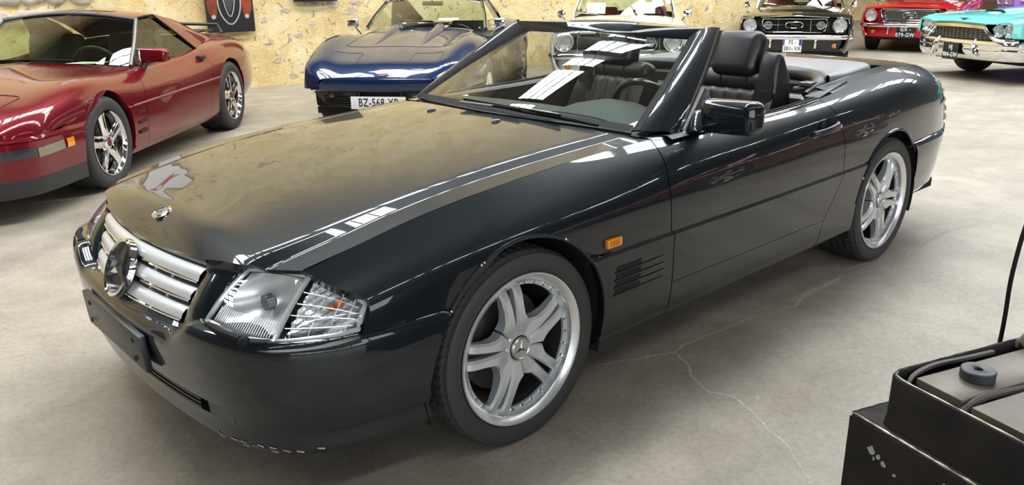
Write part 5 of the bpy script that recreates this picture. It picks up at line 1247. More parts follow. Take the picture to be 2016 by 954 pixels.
# ---------------------------------------------------------------- blue coupe, nose towards the camera
c3 = car_root('blue_coupe_car', (-3.345, -4.42), 39, 'dark blue wide-fendered coupe with chrome mirrors, nose towards the roadster')
X3 = [.99, .90, .72, .45, .2, 0, -.35, -.8, -1.3, -1.8, -2.2, -2.49, -2.9, -3.35, -3.65]
Y3 = [[.50, .62, .70, .76, .78, .78, .75, .70, .68, .70, .76, .78, .76, .70, .62], [.56, .70, .78, .82, .835, .835, .81, .765, .745, .77, .83, .85, .83, .77, .68],
      [.58, .705, .80, .862, .878, .880, .855, .81, .785, .81, .875, .895, .88, .81, .72], [.565, .69, .785, .84, .858, .862, .838, .795, .772, .795, .858, .88, .865, .79, .69],
      [.55, .67, .735, .77, .79, .795, .78, .75, .735, .755, .80, .82, .80, .73, .63], [.50, .58, .61, .635, .65, .655, .66, .68, .68, .68, .69, .70, .68, .62, .53],
      [.42, .46, .48, .50, .51, .52, .53, .56, .58, .58, .58, .58, .56, .50, .42], [.28, .29, .295, .30, .30, .30, .31, .33, .35, .35, .35, .35, .34, .30, .26], [0]*15]
Z3 = [[.40, .32, .26, .23, .22, .22, .21, .20, .20, .20, .21, .22, .26, .32, .36], [.44, .40, .38, .36, .35, .35, .34, .34, .34, .34, .35, .36, .38, .42, .45],
      [.485, .49, .50, .515, .525, .53, .53, .53, .535, .54, .55, .56, .56, .56, .56], [.515, .56, .605, .645, .67, .675, .66, .645, .645, .66, .70, .715, .70, .66, .63],
      [.54, .61, .68, .745, .785, .795, .775, .735, .725, .75, .815, .835, .81, .75, .69], [.555, .63, .705, .775, .820, .832, .81, .765, .755, .78, .85, .865, .84, .77, .71],
      [.56, .625, .69, .745, .775, .785, .785, .785, .78, .79, .83, .84, .81, .76, .71], [.565, .625, .685, .735, .765, .78, .80, .82, .80, .80, .80, .80, .78, .74, .70], [.57, .63, .69, .74, .772, .79, .815, .84, .82, .81, .80, .79, .77, .74, .70]]
Z3 = [[z+max(0, z-.5)*.16+(.05*min(1, max(0, (.25-x)/.8)) if k >= 6 else 0) for z, x in zip(r, X3)] for k, r in enumerate(Z3)]
L3 = Loft(X3, Y3, Z3, [2])
A3F, A3R = (0, .335, .365), (-2.49, .335, .365)
half(L3, 'body_side', BLUE, c3, .99, -3.65, 0, 5, 170, 6, [A3F, A3R], .03, lambda c, i, j: c[0] > .30 and c[2] < .455)
hood3 = across(L3, 'front_deck', BLUE, c3, .99, lambda t: float(np.interp(t, [5, 8], [-.90, -.55])), 5, 8, 80, 8)
across(L3, 'rear_deck', BLUE, c3, -2.3, -3.65, 5, 8, 40, 6)
for s in (1, -1):
    f = np.array([1, s, 1])
    half(L3, 'flank_top', BLUE, c3, -.88, -2.32, 5, 5.6, 20, 6, (), 0, None, (s,))
    # bonnet blisters and panel seams
    st = []
    for x, w, h in ((.25, .004, .0), (.05, .035, .012), (-.20, .055, .030), (-.45, .060, .045), (-.60, .055, .050), (-.66, .02, .012)):
        z = float(L3.pt(x, 7.3)[2]); yc = .235; st.append([(x, s*(yc-w), z), (x, s*(yc-w*.5), z+h*.8), (x, s*yc, z+h), (x, s*(yc+w*.5), z+h*.8), (x, s*(yc+w), z)])
    strip('hood_blister', st, BLUE, hood3, angle=60)
    def seam(pts, nm='panel_seam'):
        P = []
        for x, y in pts:
            tt = np.linspace(3.2, 8, 140); pp = L3.P(np.full(140, x), tt); k = np.argsort(pp[:, 1]); P.append((x, s*y, float(np.interp(y, pp[k, 1], pp[k, 2]))+.0005))
        MB().tube(P, .0028, 5).build(nm, mat('seam_blue', (.002, .006, .02), rough=.5), hood3)
    seam([(x, .50+.02*max(0, -x)) for x in np.linspace(.33, -.85, 30)]); seam([(.33, y) for y in np.linspace(0, .50, 16)])
    seam([(x, .25) for x in np.linspace(.80, .58, 8)]+[(.555, y) for y in np.linspace(.27, .52, 8)]+[(x, .54) for x in np.linspace(.58, .76, 8)]); seam([(.84, y) for y in np.linspace(0, .26, 8)])
    rod('windscreen_pillar', [np.array((-.86, .675, .845))*f, np.array((-1.08, .63, .98))*f, np.array((-1.30, .555, 1.12))*f], .020, CHROME, c3)
    pane('side_window', np.array([(-.90, .69, .83), (-1.32, .57, 1.12), (-1.62, .575, 1.125)])*f, np.array([(-.92, .70, .82), (-1.4, .71, .80), (-1.92, .71, .82)])*f, WINDSHIELD, c3)
    strip('roof_pillar', [np.array([(-1.60, .58, 1.135), (-1.80, .66, .98), (-1.95, .715, .81)])*f, np.array([(-1.82, .55, 1.125), (-2.2, .60, 1.0), (-2.62, .60, .88)])*f, np.array([(-1.86, .46, 1.12), (-2.22, .47, 1.0), (-2.62, .47, .87)])*f], BLUE, c3, angle=60)
    m_ = empty('side_mirror', (-.86, s*.83, .91), 0, c3)
    b = MB(); b.box(-.025, .03, -.065, .065, -.045, .045); b.build('mirror_head', CHROME, m_, bevel=.02, seg=3); MB().tube([(0, -s*.02, -.04), (.02, -s*.10, -.13)], .010, 8).build('mirror_stalk', CHROME, m_)
    # lower front: grille opening, lamps, bumper guards
    b = MB(); b.box(.86, .90, min(s*.22, s*.56), max(s*.22, s*.56), .30, .43); b.v = [(x-.12*max(0, abs(y)-.4)*2, y, z) for x, y, z in b.v]; g3 = b.build('grille_recess', DARK, c3)
    for k in range(6): MB().tube([(.905, s*.23, .295+k*.022), (.90, s*.40, .295+k*.022), (.865, s*.56, .297+k*.022)], .0045, 5).build('grille_bar', PLASTIC, g3)
    b = MB(); b.box(.825, .875, min(s*.46, s*.57), max(s*.46, s*.57), .375, .435); b.v = [(x+.02-.04*(abs(y) > .55), y, z) for x, y, z in b.v]; b.build('parking_lamp', mat('lamp_brown', (.20, .09, .04), rough=.25, coat=1), c3, bevel=.006)
    b = MB(); b.box(.90, .96, s*.20-.022, s*.20+.022, .26, .485); b.build('bumper_guard', PLASTIC, c3, bevel=.012)
    for A in (A3F, A3R):
        G = [[(A[0]+(A[2]+.01)*math.cos(a), s*y, A[1]+(A[2]+.01)*math.sin(a)) for y in (.84, .5)] for a in np.linspace(-.3, PI+.3, 25)]; MB().grid(G).build('wheel_housing', DARK, c3)
    simple_wheel(c3, 0, s*.855, .338, .20, .225, 'steel', s, WPARTS); simple_wheel(c3, -2.49, s*.87, .338, .20, .225, 'steel', s, WPARTS)
def frontc(z, x, yw, n=25): return arc((x-.09, yw, z), (x, 0, z))
strip('nose_panel', [arc((.99, .50, .562), (.992, 0, .580)), arc((1.0, .52, .545), (1.015, 0, .555)), arc((.985, .57, .50), (1.02, 0, .50)), arc((.955, .60, .455), (1.0, 0, .45)), arc((.90, .64, .435), (.95, 0, .432))], BLUE, c3, angle=60)
strip('nose_underside', [arc((.90, .66, .435), (.955, 0, .435)), arc((.86, .66, .425), (.93, 0, .43)), arc((.84, .60, .35), (.90, 0, .32)), arc((.82, .56, .29), (.86, 0, .27))], mat('under_black', (.012, .012, .014), rough=.45), c3, angle=60)
b = MB(); b.box(-3.4, .75, -.68, .68, .21, .27); b.build('underbody', DARK, c3)
plate(c3, (1.00, 0, .345), .52, .115, [('BZ-568-XP', 0)], size=.105, sx=.72)
w3b, w3t = arc((-.86, .675, .845), (-.50, 0, .90)), arc((-1.30, .555, 1.12), (-1.20, 0, 1.165))
pane('windscreen', w3b, w3t, WINDSHIELD, c3, (.01, 0, .015))
strip('roof_panel', [w3t+np.array([0, 0, .006]), arc((-1.45, .575, 1.14), (-1.40, 0, 1.19)), arc((-1.65, .575, 1.145), (-1.62, 0, 1.195)), arc((-1.86, .52, 1.12), (-1.86, 0, 1.17))], BLUE, c3, angle=60)
rod('windscreen_trim', [tuple(p) for p in w3t+np.array([.004, 0, .004])], .012, CHROME, c3)
pane('rear_window', arc((-1.88, .45, 1.11), (-1.88, 0, 1.155)), arc((-2.0, .47, .87), (-2.0, 0, .89)), WINDSHIELD, c3)
rod('hood_trim', [(-.62, -.20, .915), (-.56, 0, .92), (-.62, .20, .915)], .006, CHROME, c3)
b = MB(); b.box(-1.24, -1.22, -.12, .12, 1.075, 1.125); b.build('rear_view_mirror', PLASTIC, c3, bevel=.012); rod('mirror_stem', [(-1.22, 0, 1.11), (-1.21, 0, 1.15)], .008, PLASTIC, c3)
simple_seat(c3, (-1.35, .34, .22), mat('green_black_vinyl', (.028, .033, .03), rough=.45), .64); simple_seat(c3, (-1.35, -.34, .22), mat('green_black_vinyl'), .64); simple_steering(c3, (-1.02, .34, .76))
b = MB(); b.box(-2.3, -.7, -.66, .66, .25, .42); b.box(-.95, -.7, -.62, .62, .42, .77); b.box(-2.4, -1.95, -.6, .6, .40, .82); b.build('cabin_tub', DKI, c3)
for s, (x, y) in ((1, (-.86, .33)),):
    b = MB(); b.prism([(-.80, .16), (-.82, .38), (-.96, .36), (-.94, .14)], .905, .908); b.v = [(x_, y_, z_+.12*(-.66-x_)) for x_, y_, z_ in b.v]; o = b.build('paper_sheet', PAPER, None, smooth=False); o.location = c3.location; o.rotation_euler = c3.rotation_euler; o.location.z += .06; tag(o, 'white paper sheet behind the blue coupe windscreen', 'paper')
for o in c3.children:
    if o.name.split('.')[0] in ('windscreen', 'windscreen_pillar', 'side_window', 'roof_pillar', 'roof_panel', 'windscreen_trim', 'rear_window', 'hood_trim', 'rear_view_mirror', 'mirror_stem', 'side_mirror'): o.location.z += .05
MB().tube([(.985, .02, .600), (.975, .10, .605)], .006, 6).build('nose_badge', mat('badge_red', (.5, .03, .03), rough=.3), c3)

# ---------------------------------------------------------------- sixties coupes behind
XM = [.78, .68, .5, .3, 0, -.4, -.8, -1.4, -2.1, -2.74, -3.3, -3.75]
YM = [[.70, .74, .77, .78, .78, .78, .78, .78, .78, .77, .74, .70], [.76, .80, .82, .83, .83, .83, .83, .83, .83, .82, .80, .76], [.80, .835, .855, .86, .86, .86, .86, .86, .865, .86, .845, .81],
      [.80, .835, .855, .86, .86, .855, .855, .855, .86, .86, .845, .81], [.775, .805, .82, .825, .825, .815, .81, .81, .82, .825, .81, .78], [.70, .72, .735, .74, .74, .74, .74, .74, .745, .745, .73, .70], [.42, .44, .46, .47, .47, .48, .49, .50, .50, .50, .49, .47], [0]*12]
ZM = [[.30, .26, .24, .23, .22, .22, .22, .22, .23, .25, .28, .32], [.36, .33, .32, .31, .30, .30, .30, .30, .31, .33, .36, .39], [.50, .50, .50, .50, .50, .50, .50, .50, .52, .54, .54, .54], [.66, .66, .67, .67, .67, .67, .67, .68, .70, .72, .71, .68],
      [.775, .785, .795, .80, .805, .81, .81, .815, .83, .845, .83, .78], [.800, .815, .83, .84, .85, .86, .862, .865, .87, .88, .865, .81], [.815, .832, .85, .862, .878, .893, .90, .90, .90, .90, .885, .83], [.825, .842, .862, .876, .893, .91, .915, .915, .91, .91, .89, .84]]
LM = Loft(XM, YM, ZM, [])
AMF, AMR = (0, .32, .345), (-2.74, .32, .345)
def pony(parent, x, z, w, m=CHROME, y=0.0):
    """galloping horse silhouette in a rectangular frame"""
    pts = [(-1, .10), (-.75, .34), (-.45, .26), (-.1, .34), (.25, .30), (.5, .52), (.78, .58), (1, .40), (.92, .28), (.66, .26), (.50, .02), (.72, -.18), (.95, -.16), (.92, -.30), (.6, -.32), (.30, -.12), (-.05, -.10), (-.25, -.30), (-.20, -.48), (-.42, -.40), (-.44, -.18), (-.60, -.06), (-.85, -.30), (-1.0, -.22), (-.72, .06), (-.86, .14)]
    b = MB(); b.prism([(y-a*w*.42, z+c*w*.40) for a, c in pts], x, x+.012, 'x'); return b.build('running_horse', m, parent)
def frame_rod(parent, x, y0, y1, z0, z1, r, m, name, slant=0.0, n=4):
    P = [(x, y0, z1-.03), (x, y0+.03, z1), (x, y1-.03, z1), (x, y1, z1-.03), (x, y1-slant, z0+.03), (x, y1-.03-slant, z0), (x, y0+.03+slant, z0), (x, y0+slant, z0+.03)]
    return MB().tube(P, r, 8, closed=True).build(name, m, parent)
def classic(name, o, heading, label, body, style, plate_args, interior):
    c = car_root(name, o, heading, label)
    half(LM, 'body_side', body, c, .78, -3.75, 0, 5, 120, 5, [AMF, AMR], .03)
    hood = across(LM, 'hood', body, c, .80, -.80, 5, 7, 40, 6); across(LM, 'trunk_lid', body, c, -2.65, -3.75, 5, 7, 20, 5)
    for s in (1, -1): half(LM, 'flank_top', body, c, -.80, -2.66, 5, 5.3, 14, 6, (), 0, None, (s,))
    b = MB(); b.box(-3.6, .6, -.72, .72, .22, .28); b.build('underbody', DARK, c)
    sec = LM.P(np.full(20, -3.75), np.linspace(0, 7, 20)); MB().grid([sec, sec*np.array([1, 0, 1]), sec*np.array([1, -1, 1])]).build('tail_panel', body, c)
    # fascia
    b = MB(); b.prism([(-.80, .46), (.80, .46), (.80, .64), (.77, .775), (.55, .80), (.50, .815), (-.50, .815), (-.55, .80), (-.77, .775), (-.80, .64)], .66, .70, 'x'); b.build('front_fascia', body, c, bevel=.01)
    for s in (1, -1):
        f = np.array([1, s, 1]); round_lamp(c, (.765, s*.655, .665), .092)
        # fender cap round the lamp
        G = [[(x, s*.655+math.cos(a)*r*s, .665+math.sin(a)*r*1.02) for x, r in ((.70, .120), (.80, .116), (.815, .108), (.80, .100), (.745, .098))] for a in np.linspace(0, 2*PI, 32, endpoint=False)]; MB().grid(G, closed_u=True).build('lamp_surround', body, c)
        rod('fender_trim', [(.80, s*.79, .70), (.81, s*.77, .772), (.82, s*.60, .790)], .010, CHROME, c)
        b = MB(); b.box(.66, .72, min(s*.50, s*.60), max(s*.50, s*.60), .57, .76); b.build('gill_panel', BLACK if style == 'bars' else body, c)
        for k in range(3): b = MB(); b.box(.72, .728, min(s*.51, s*.555), max(s*.51, s*.555), .60+.05*k, .62+.05*k); b.build('gill', DARK, c)
        MB().lathe([(.0, .02), (.035, .016), (.046, .0), (.046, -.02)], 24, 'x', (.775, s*.60, .375)).build('turn_signal_ring', CHROME, c)
        MB().lathe([(.0, .028), (.03, .024), (.037, .012)], 24, 'x', (.775, s*.60, .375)).build('turn_signal', mat('amber_dark', (.55, .16, .03), rough=.2, coat=1), c)
        b = MB(); b.box(.80, .87, s*.33-.018, s*.33+.018, .33, .50); b.build('bumper_guard', CHROME if style == 'bars' else CHROME, c, bevel=.012)
        for A in (AMF, AMR): MB().grid([[(A[0]+(A[2]+.01)*math.cos(a), s*y, A[1]+(A[2]+.01)*math.sin(a)) for y in (.82, .5)] for a in np.linspace(-.3, PI+.3, 21)]).build('wheel_housing', DARK, c)
        simple_wheel(c, 0, s*.82, .322, .19, .20, 'steel', s, WPARTS); simple_wheel(c, -2.74, s*.82, .322, .19, .20, 'steel', s, WPARTS)
        rod('windscreen_pillar', [np.array((-.82, .70, .86))*f, np.array((-1.02, .66, 1.05))*f, np.array((-1.20, .58, 1.25))*f], .020, CHROME, c)
        rod('windscreen_seal', [np.array((-.85, .695, .86))*f, np.array((-1.05, .655, 1.05))*f, np.array((-1.23, .575, 1.25))*f], .018, body, c)
        pane('side_window', np.array([(-.90, .715, .86), (-1.26, .60, 1.26), (-1.9, .60, 1.27)])*f, np.array([(-.92, .73, .86), (-1.5, .735, .86), (-2.2, .735, .87)])*f, WINDSHIELD, c)
        strip('roof_pillar', [np.array([(-1.88, .61, 1.28), (-2.2, .735, .87)])*f, np.array([(-2.35, .57, 1.22), (-2.68, .70, .89)])*f], body, c)
        m_ = empty('side_mirror', (-.80, s*.86, .93), 0, c); MB().lathe([(0, .02), (.045, .015), (.058, -.01), (.05, -.03), (.0, -.035)], 20, 'x').build('mirror_head', CHROME, m_); MB().tube([(0, -s*.02, -.03), (.0, -s*.07, -.10)], .010, 6).build('mirror_stalk', CHROME, m_)
    GX = .715
    b = MB(); b.box(.60, .705, -.49, .49, .565, .775); b.build('grille_recess', DARK, c)
    if style == 'bars':
        gr_ = frame_rod(c, GX+.02, -.48, .48, .565, .765, .010, CHROME, 'grille_surround', .03)
        for z in (.60, .632, .664, .696, .728): MB().tube([(GX, -.46, z), (GX, .46, z)], .004, 5).build('grille_bar', mat('grille_dark', (.03, .03, .03), rough=.4, metal=.5), gr_)
        for s in (1, -1):
            MB().tube([(GX+.012, s*.13, .672), (GX+.012, s*.46, .672)], .008, 6).build('cross_bar', CHROME, gr_); round_lamp(c, (GX+.02, s*.385, .668), .058, name='fog_lamp')
            MB().tube([(GX+.01, s*.24, .58), (GX+.01, s*.24, .75)], .004, 5).build('grille_strut', CHROME, gr_)
        frame_rod(c, GX+.03, -.125, .125, .625, .715, .009, CHROME, 'corral_frame'); pony(c, GX+.025, .668, .20)
        hl = [(.775, -.50, .790), (.80, -.25, .803), (.825, 0, .812), (.80, .25, .803), (.775, .50, .790)]; rod('hood_trim', smooth_path(hl, 20), .010, CHROME, c)
    else:
        gr_ = frame_rod(c, GX+.04, -.50, .50, .545, .785, .014, CHROME, 'grille_surround', .05)
        b = MB(); b.box(.70, .712, -.47, .47, .56, .77); b.build('grille_backing', mat('grille_grey', (.10, .10, .09), rough=.5, metal=.4), gr_)
        for k in range(44): y = -.455+.91*k/43; MB().tube([(GX, y, .565), (GX, y, .765)], .0045, 4).build('grille_bar', mat('grille_steel', (.35, .34, .30), rough=.35, metal=.9), gr_)
        frame_rod(c, GX+.015, -.43, .43, .585, .75, .006, CHROME, 'grille_inner_frame', .02)
        frame_rod(c, GX+.03, -.12, .12, .625, .715, .008, CHROME, 'corral_frame'); pony(c, GX+.02, .668, .19, mat('horse_grey', (.45, .45, .42), rough=.3, metal=.8))
        hl = [(.775, -.52, .800), (.81, -.25, .818), (.84, 0, .826), (.81, .25, .818), (.775, .52, .800)]; rod('hood_trim', smooth_path(hl, 20), .013, body if style != 'bars' else CHROME, c)
    # bumper and valance
    bp = smooth_path([(.885, 0), (.87, .35), (.83, .62), (.76, .79), (.66, .845), (.52, .865)], 30); pf = [(-.02, .535), (.0, .532), (.012, .515), (.016, .495), (.008, .47), (-.012, .455), (-.025, .455)]
    g = bumper_grid(bp, pf); g = np.concatenate([(g*np.array([1, -1, 1]))[::-1], g[1:]], 0); finish_panel('front_bumper', g, CHROME, c, rim=0, angle=50)
    g = bumper_grid(bp, [(-.07, .47), (-.08, .40), (-.085, .33), (-.10, .285), (-.14, .27)]); g = np.concatenate([(g*np.array([1, -1, 1]))[::-1], g[1:]], 0); finish_panel('front_valance', g, body, c, cuts=[AMF], rim=0)
    plate(c, *plate_args[0], **plate_args[1])
    # glass, roof, cabin
    wb, wt = arc((-.82, .70, .862), (-.66, 0, .905)), arc((-1.20, .58, 1.25), (-1.12, 0, 1.29))
    pane('windscreen', wb, wt, WINDSHIELD, c, (.01, 0, .01)); rod('windscreen_trim', [tuple(p) for p in wt], .014, CHROME, c); rod('cowl_trim', [tuple(p) for p in wb], .012, CHROME, c)
    strip('roof_panel', [wt+np.array([0, 0, .01]), arc((-1.45, .60, 1.29), (-1.40, 0, 1.335)), arc((-1.9, .60, 1.29), (-1.9, 0, 1.345)), arc((-2.36, .56, 1.22), (-2.42, 0, 1.27))], body, c, angle=60)
    pane('rear_window', arc((-2.36, .55, 1.21), (-2.42, 0, 1.26)), arc((-2.68, .60, .90), (-2.80, 0, .93)), WINDSHIELD, c)
    for s in (.30, -.32): rod('wiper', [(-.72, s+.05, .905), (-.78, s-.12, .935), (-.80, s-.32, .945)], .007, CHROME, c)
    simple_seat(c, (-1.55, .36, .38), interior, .52); simple_seat(c, (-1.55, -.36, .38), interior, .52); simple_steering(c, (-1.15, .36, .88))
    b = MB(); b.box(-2.6, -.8, -.70, .70, .28, .42); b.box(-.98, -.80, -.66, .66, .42, .86); b.box(-2.6, -2.2, -.64, .64, .42, .84); b.build('cabin_tub', interior, c)
    return c
REDI = mat('red_vinyl', (.25, .02, .03), rough=.45)
blk = classic('black_coupe_car', (-11.07, -4.42), 27, 'black sixties coupe with chrome grille bar and white number plate', BLACK, 'bars', (((.885, 0, .375), .275, .20), dict(lines=[('FS -', .045), ('281- VX', -.045)], eu=True, size=.082, sx=.82)), REDI)
red2 = classic('bright_red_coupe_car', (-15.05, -4.15), 14, 'bright red sixties coupe with fine vertical grille bars, black plate', RED2, 'fine', (((.885, -.02, .375), .30, .22), dict(lines=[('GX -', .05), ('079-GW', -.05)], white=False, size=.10, sx=.82)), REDI)
wht = classic('cream_coupe_car', (-6.80, -4.51), 38, 'cream white sixties coupe seen behind the roadster windscreen', WHITE, 'bars', (((.885, 0, .375), .52, .11), dict(lines=[], white=True)), REDI)
for y, dx, lab in ((.30, 0, 'white paper sheet upright in the cream coupe windscreen, nearer its steering wheel'), (-.38, .0, 'white paper sheet upright in the cream coupe windscreen, passenger side')):
    b = MB(); b.box(-.105, .105, -.13, .13, -.0015, .0015); b.xf(Matrix.Translation((-.895, y, 1.0)) @ Matrix.Rotation(math.radians(42), 4, 'Y'))
    o = b.build('paper_sheet', PAPER, None, smooth=False, fixn=False); o.location = wht.location; o.rotation_euler = wht.rotation_euler; tag(o, lab, 'paper')

# ---------------------------------------------------------------- turquoise car, right
tb = car_root('turquoise_car', (-11.60, -1.28), -29, 'turquoise sixties car with quad headlamps and wide chrome bumper')
XT = [1.02, .92, .7, .4, 0, -.5, -1.0, -1.8, -2.5, -2.87, -3.6, -4.1]
YT = [[.80, .86, .90, .92, .93, .93, .93, .93, .93, .93, .90, .84], [.84, .90, .93, .945, .955, .955, .955, .955, .955, .955, .93, .88], [.85, .91, .945, .96, .965, .965, .965, .965, .965, .965, .94, .89], [.84, .90, .935, .95, .955, .955, .955, .955, .955, .955, .93, .88],
      [.80, .86, .89, .90, .905, .905, .905, .905, .905, .905, .88, .83], [.62, .66, .70, .72, .73, .74, .75, .75, .75, .75, .73, .70], [.35, .38, .42, .44, .45, .46, .47, .48, .48, .48, .46, .44], [0]*12]
ZT = [[.32, .28, .25, .24, .24, .24, .24, .24, .24, .25, .28, .32], [.44, .42, .40, .39, .38, .38, .38, .38, .38, .39, .42, .44], [.60, .60, .60, .60, .60, .60, .60, .60, .60, .60, .60, .60], [.72, .735, .745, .755, .76, .765, .77, .78, .78, .78, .76, .73],
      [.79, .81, .83, .845, .855, .86, .865, .87, .87, .87, .85, .80], [.775, .81, .84, .86, .875, .885, .89, .90, .90, .90, .875, .82], [.785, .82, .855, .885, .91, .92, .925, .93, .93, .92, .89, .83], [.79, .828, .865, .895, .92, .93, .935, .94, .94, .93, .90, .84]]
LT = Loft(XT, YT, ZT, [])
ATF, ATR = (0, .335, .36), (-2.87, .335, .36)
half(LT, 'body_side', TURQ, tb, lambda t: 1.0 if t > 1.9 else .60, -4.1, 0, 5, 120, 5, [ATF, ATR], .03)
hoodT = across(LT, 'hood', TURQ, tb, lambda t: float(np.interp(t, [5, 6, 7], [1.02, 1.06, 1.08])), -.75, 5, 7, 50, 6); across(LT, 'trunk_lid', TURQ, tb, -2.9, -4.1, 5, 7, 20, 5)
b = MB(); b.box(-3.9, .7, -.78, .78, .24, .30); b.build('underbody', DARK, tb)
b = MB(); st = []
for x, w, h in ((.62, .02, .0), (.50, .18, .022), (.30, .22, .032), (-.1, .24, .03), (-.7, .26, .01)):
    z = float(LT.pt(x, 7)[2]); st.append([(x, -w, z-.01), (x, -w*.8, z+h*.9), (x, 0, z+h), (x, w*.8, z+h*.9), (x, w, z-.01)])
strip('hood_scoop', st, TURQ, hoodT, angle=60); b = MB(); b.prism([(-.17, .895), (.17, .895), (.13, .922), (-.13, .922)], .495, .53, 'x'); b.build('scoop_mouth', DARK, hoodT)
for s in (1, -1):
    f = np.array([1, s, 1])
    # headlamp pod: brow and face
    G = [[(1.0-.20*q, s*y, z-.10*0) for q in (0, .3)] for y, z in ((.50, .78), (.60, .80), (.74, .80), (.84, .77), (.88, .70), (.86, .62), (.70, .58), (.55, .60))]
    b = MB(); b.prism([(.44, .70), (.53, .765), (.70, .79), (.84, .775), (.875, .70), (.86, .60), (.70, .555), (.56, .57)], .90, .945, 'x'); b.v = [(x-.16*(abs(y)-.45), y*s, z) for x, y, z in b.v]; b.build('lamp_panel', TURQ, tb, bevel=.012)
    for y in (.60, .755): round_lamp(tb, (.985-.16*(y-.45), s*y, .680), .080)
    for A in (ATF, ATR): MB().grid([[(A[0]+(A[2]+.01)*math.cos(a), s*y, A[1]+(A[2]+.01)*math.sin(a)) for y in (.90, .5)] for a in np.linspace(-.3, PI+.3, 21)]).build('wheel_housing', DARK, tb)
    simple_wheel(tb, 0, s*.90, .345, .19, .21, 'steel', s, WPARTS); simple_wheel(tb, -2.87, s*.90, .345, .19, .21, 'steel', s, WPARTS)
    rod('hood_edge_trim', [LT.pt(x, 4.4)*f+np.array([0, 0, .004]) for x in np.linspace(1.0, -.6, 16)], .006, TURQ, tb)
    rod('windscreen_pillar', [np.array((-.80, .74, .89))*f, np.array((-1.25, .62, 1.28))*f], .022, CHROME, tb)
    # grille-side chrome sweeping into the bumper
    rod('grille_end_trim', smooth_path([(1.05, s*.42, .735), (1.045, s*.50, .66), (1.03, s*.60, .585), (.99, s*.74, .555), (.90, s*.88, .56)], 14), .026, CHROME, tb, 10)
    b = MB(); P = smooth_path([(1.05, s*.33, .565), (1.085, s*.345, .50), (1.105, s*.37, .42), (1.09, s*.40, .33)], 10); b.tube(P, [.018, .026, .034, .036, .036, .036, .034, .032, .028, .02], 10); b.build('bumper_guard', CHROME, tb)
strip('grille_header', [arc((1.045, .46, .755), (1.09, 0, .775)), arc((1.07, .46, .735), (1.115, 0, .755)), arc((1.075, .46, .70), (1.12, 0, .715)), arc((1.05, .46, .69), (1.09, 0, .70))], mat('brass_chrome', (.72, .66, .52), rough=.12, metal=1), tb)
strip('hood_nose', [arc((1.02, .62, .776), (1.08, 0, .792)), arc((1.05, .50, .765), (1.105, 0, .785)), arc((1.045, .46, .750), (1.095, 0, .772))], TURQ, tb)
gT = strip('grille_recess', [arc((1.02, .46, .70), (1.06, 0, .71)), arc((1.0, .56, .56), (1.05, 0, .54))], DARK, tb)
for k in range(6):
    z = .575+.022*k; MB().tube([tuple(p) for p in arc((1.02, .52-.02*k*.5, z), (1.068, 0, z))], .004, 5).build('grille_bar', mat('grille_steel'), gT)
for k in range(13):
    y = -.45+.075*k; MB().tube([(1.068-.05*(y/.5)**2, y, .565), (1.072-.05*(y/.5)**2, y, .70)], .003, 4).build('grille_rib', mat('grille_steel'), gT)
bp = smooth_path([(1.09, 0), (1.085, .30), (1.06, .55), (.99, .78), (.87, .92), (.70, .968), (.50, .975)], 36)
g = bumper_grid(bp, [(-.05, .560), (-.015, .556), (.0, .545), (.012, .515), (.014, .49), (.002, .455), (.006, .44), (.002, .40), (-.02, .34), (-.05, .30), (-.09, .29)]); g = np.concatenate([(g*np.array([1, -1, 1]))[::-1], g[1:]], 0); finish_panel('front_bumper', g, CHROME, tb, rim=0, angle=30)
b = MB(); b.prism([(.0, -.11), (.016, -.02), (.05, -.004), (.012, .0), (.05, .004), (.016, .02), (.0, .11), (-.006, .02), (-.02, 0), (-.006, -.02)], .0, .004); b.xf(Matrix.Translation((.98, 0, .818)) @ Matrix.Rotation(math.radians(20), 4, 'Y')); b.build('bird_emblem', mat('emblem_dark', (.05, .06, .06), rough=.3, metal=.6), hoodT)
plate(tb, (1.13, -.02, .39), .28, .22, [('HJ', .05), ('904-GW', -.05)], white=False, size=.085, sx=.8)
wb, wt = arc((-.80, .74, .89), (-.55, 0, .935)), arc((-1.25, .62, 1.28), (-1.15, 0, 1.32)); pane('windscreen', wb, wt, WINDSHIELD, tb)
strip('roof_panel', [wt, arc((-1.9, .62, 1.33), (-1.9, 0, 1.37)), arc((-2.7, .58, 1.28), (-2.7, 0, 1.33)), arc((-3.0, .68, .93), (-3.0, 0, .96))], TURQ, tb, angle=60)
b = MB(); b.box(-2.8, -.8, -.78, .78, .30, .85); b.build('cabin_tub', DKI, tb)

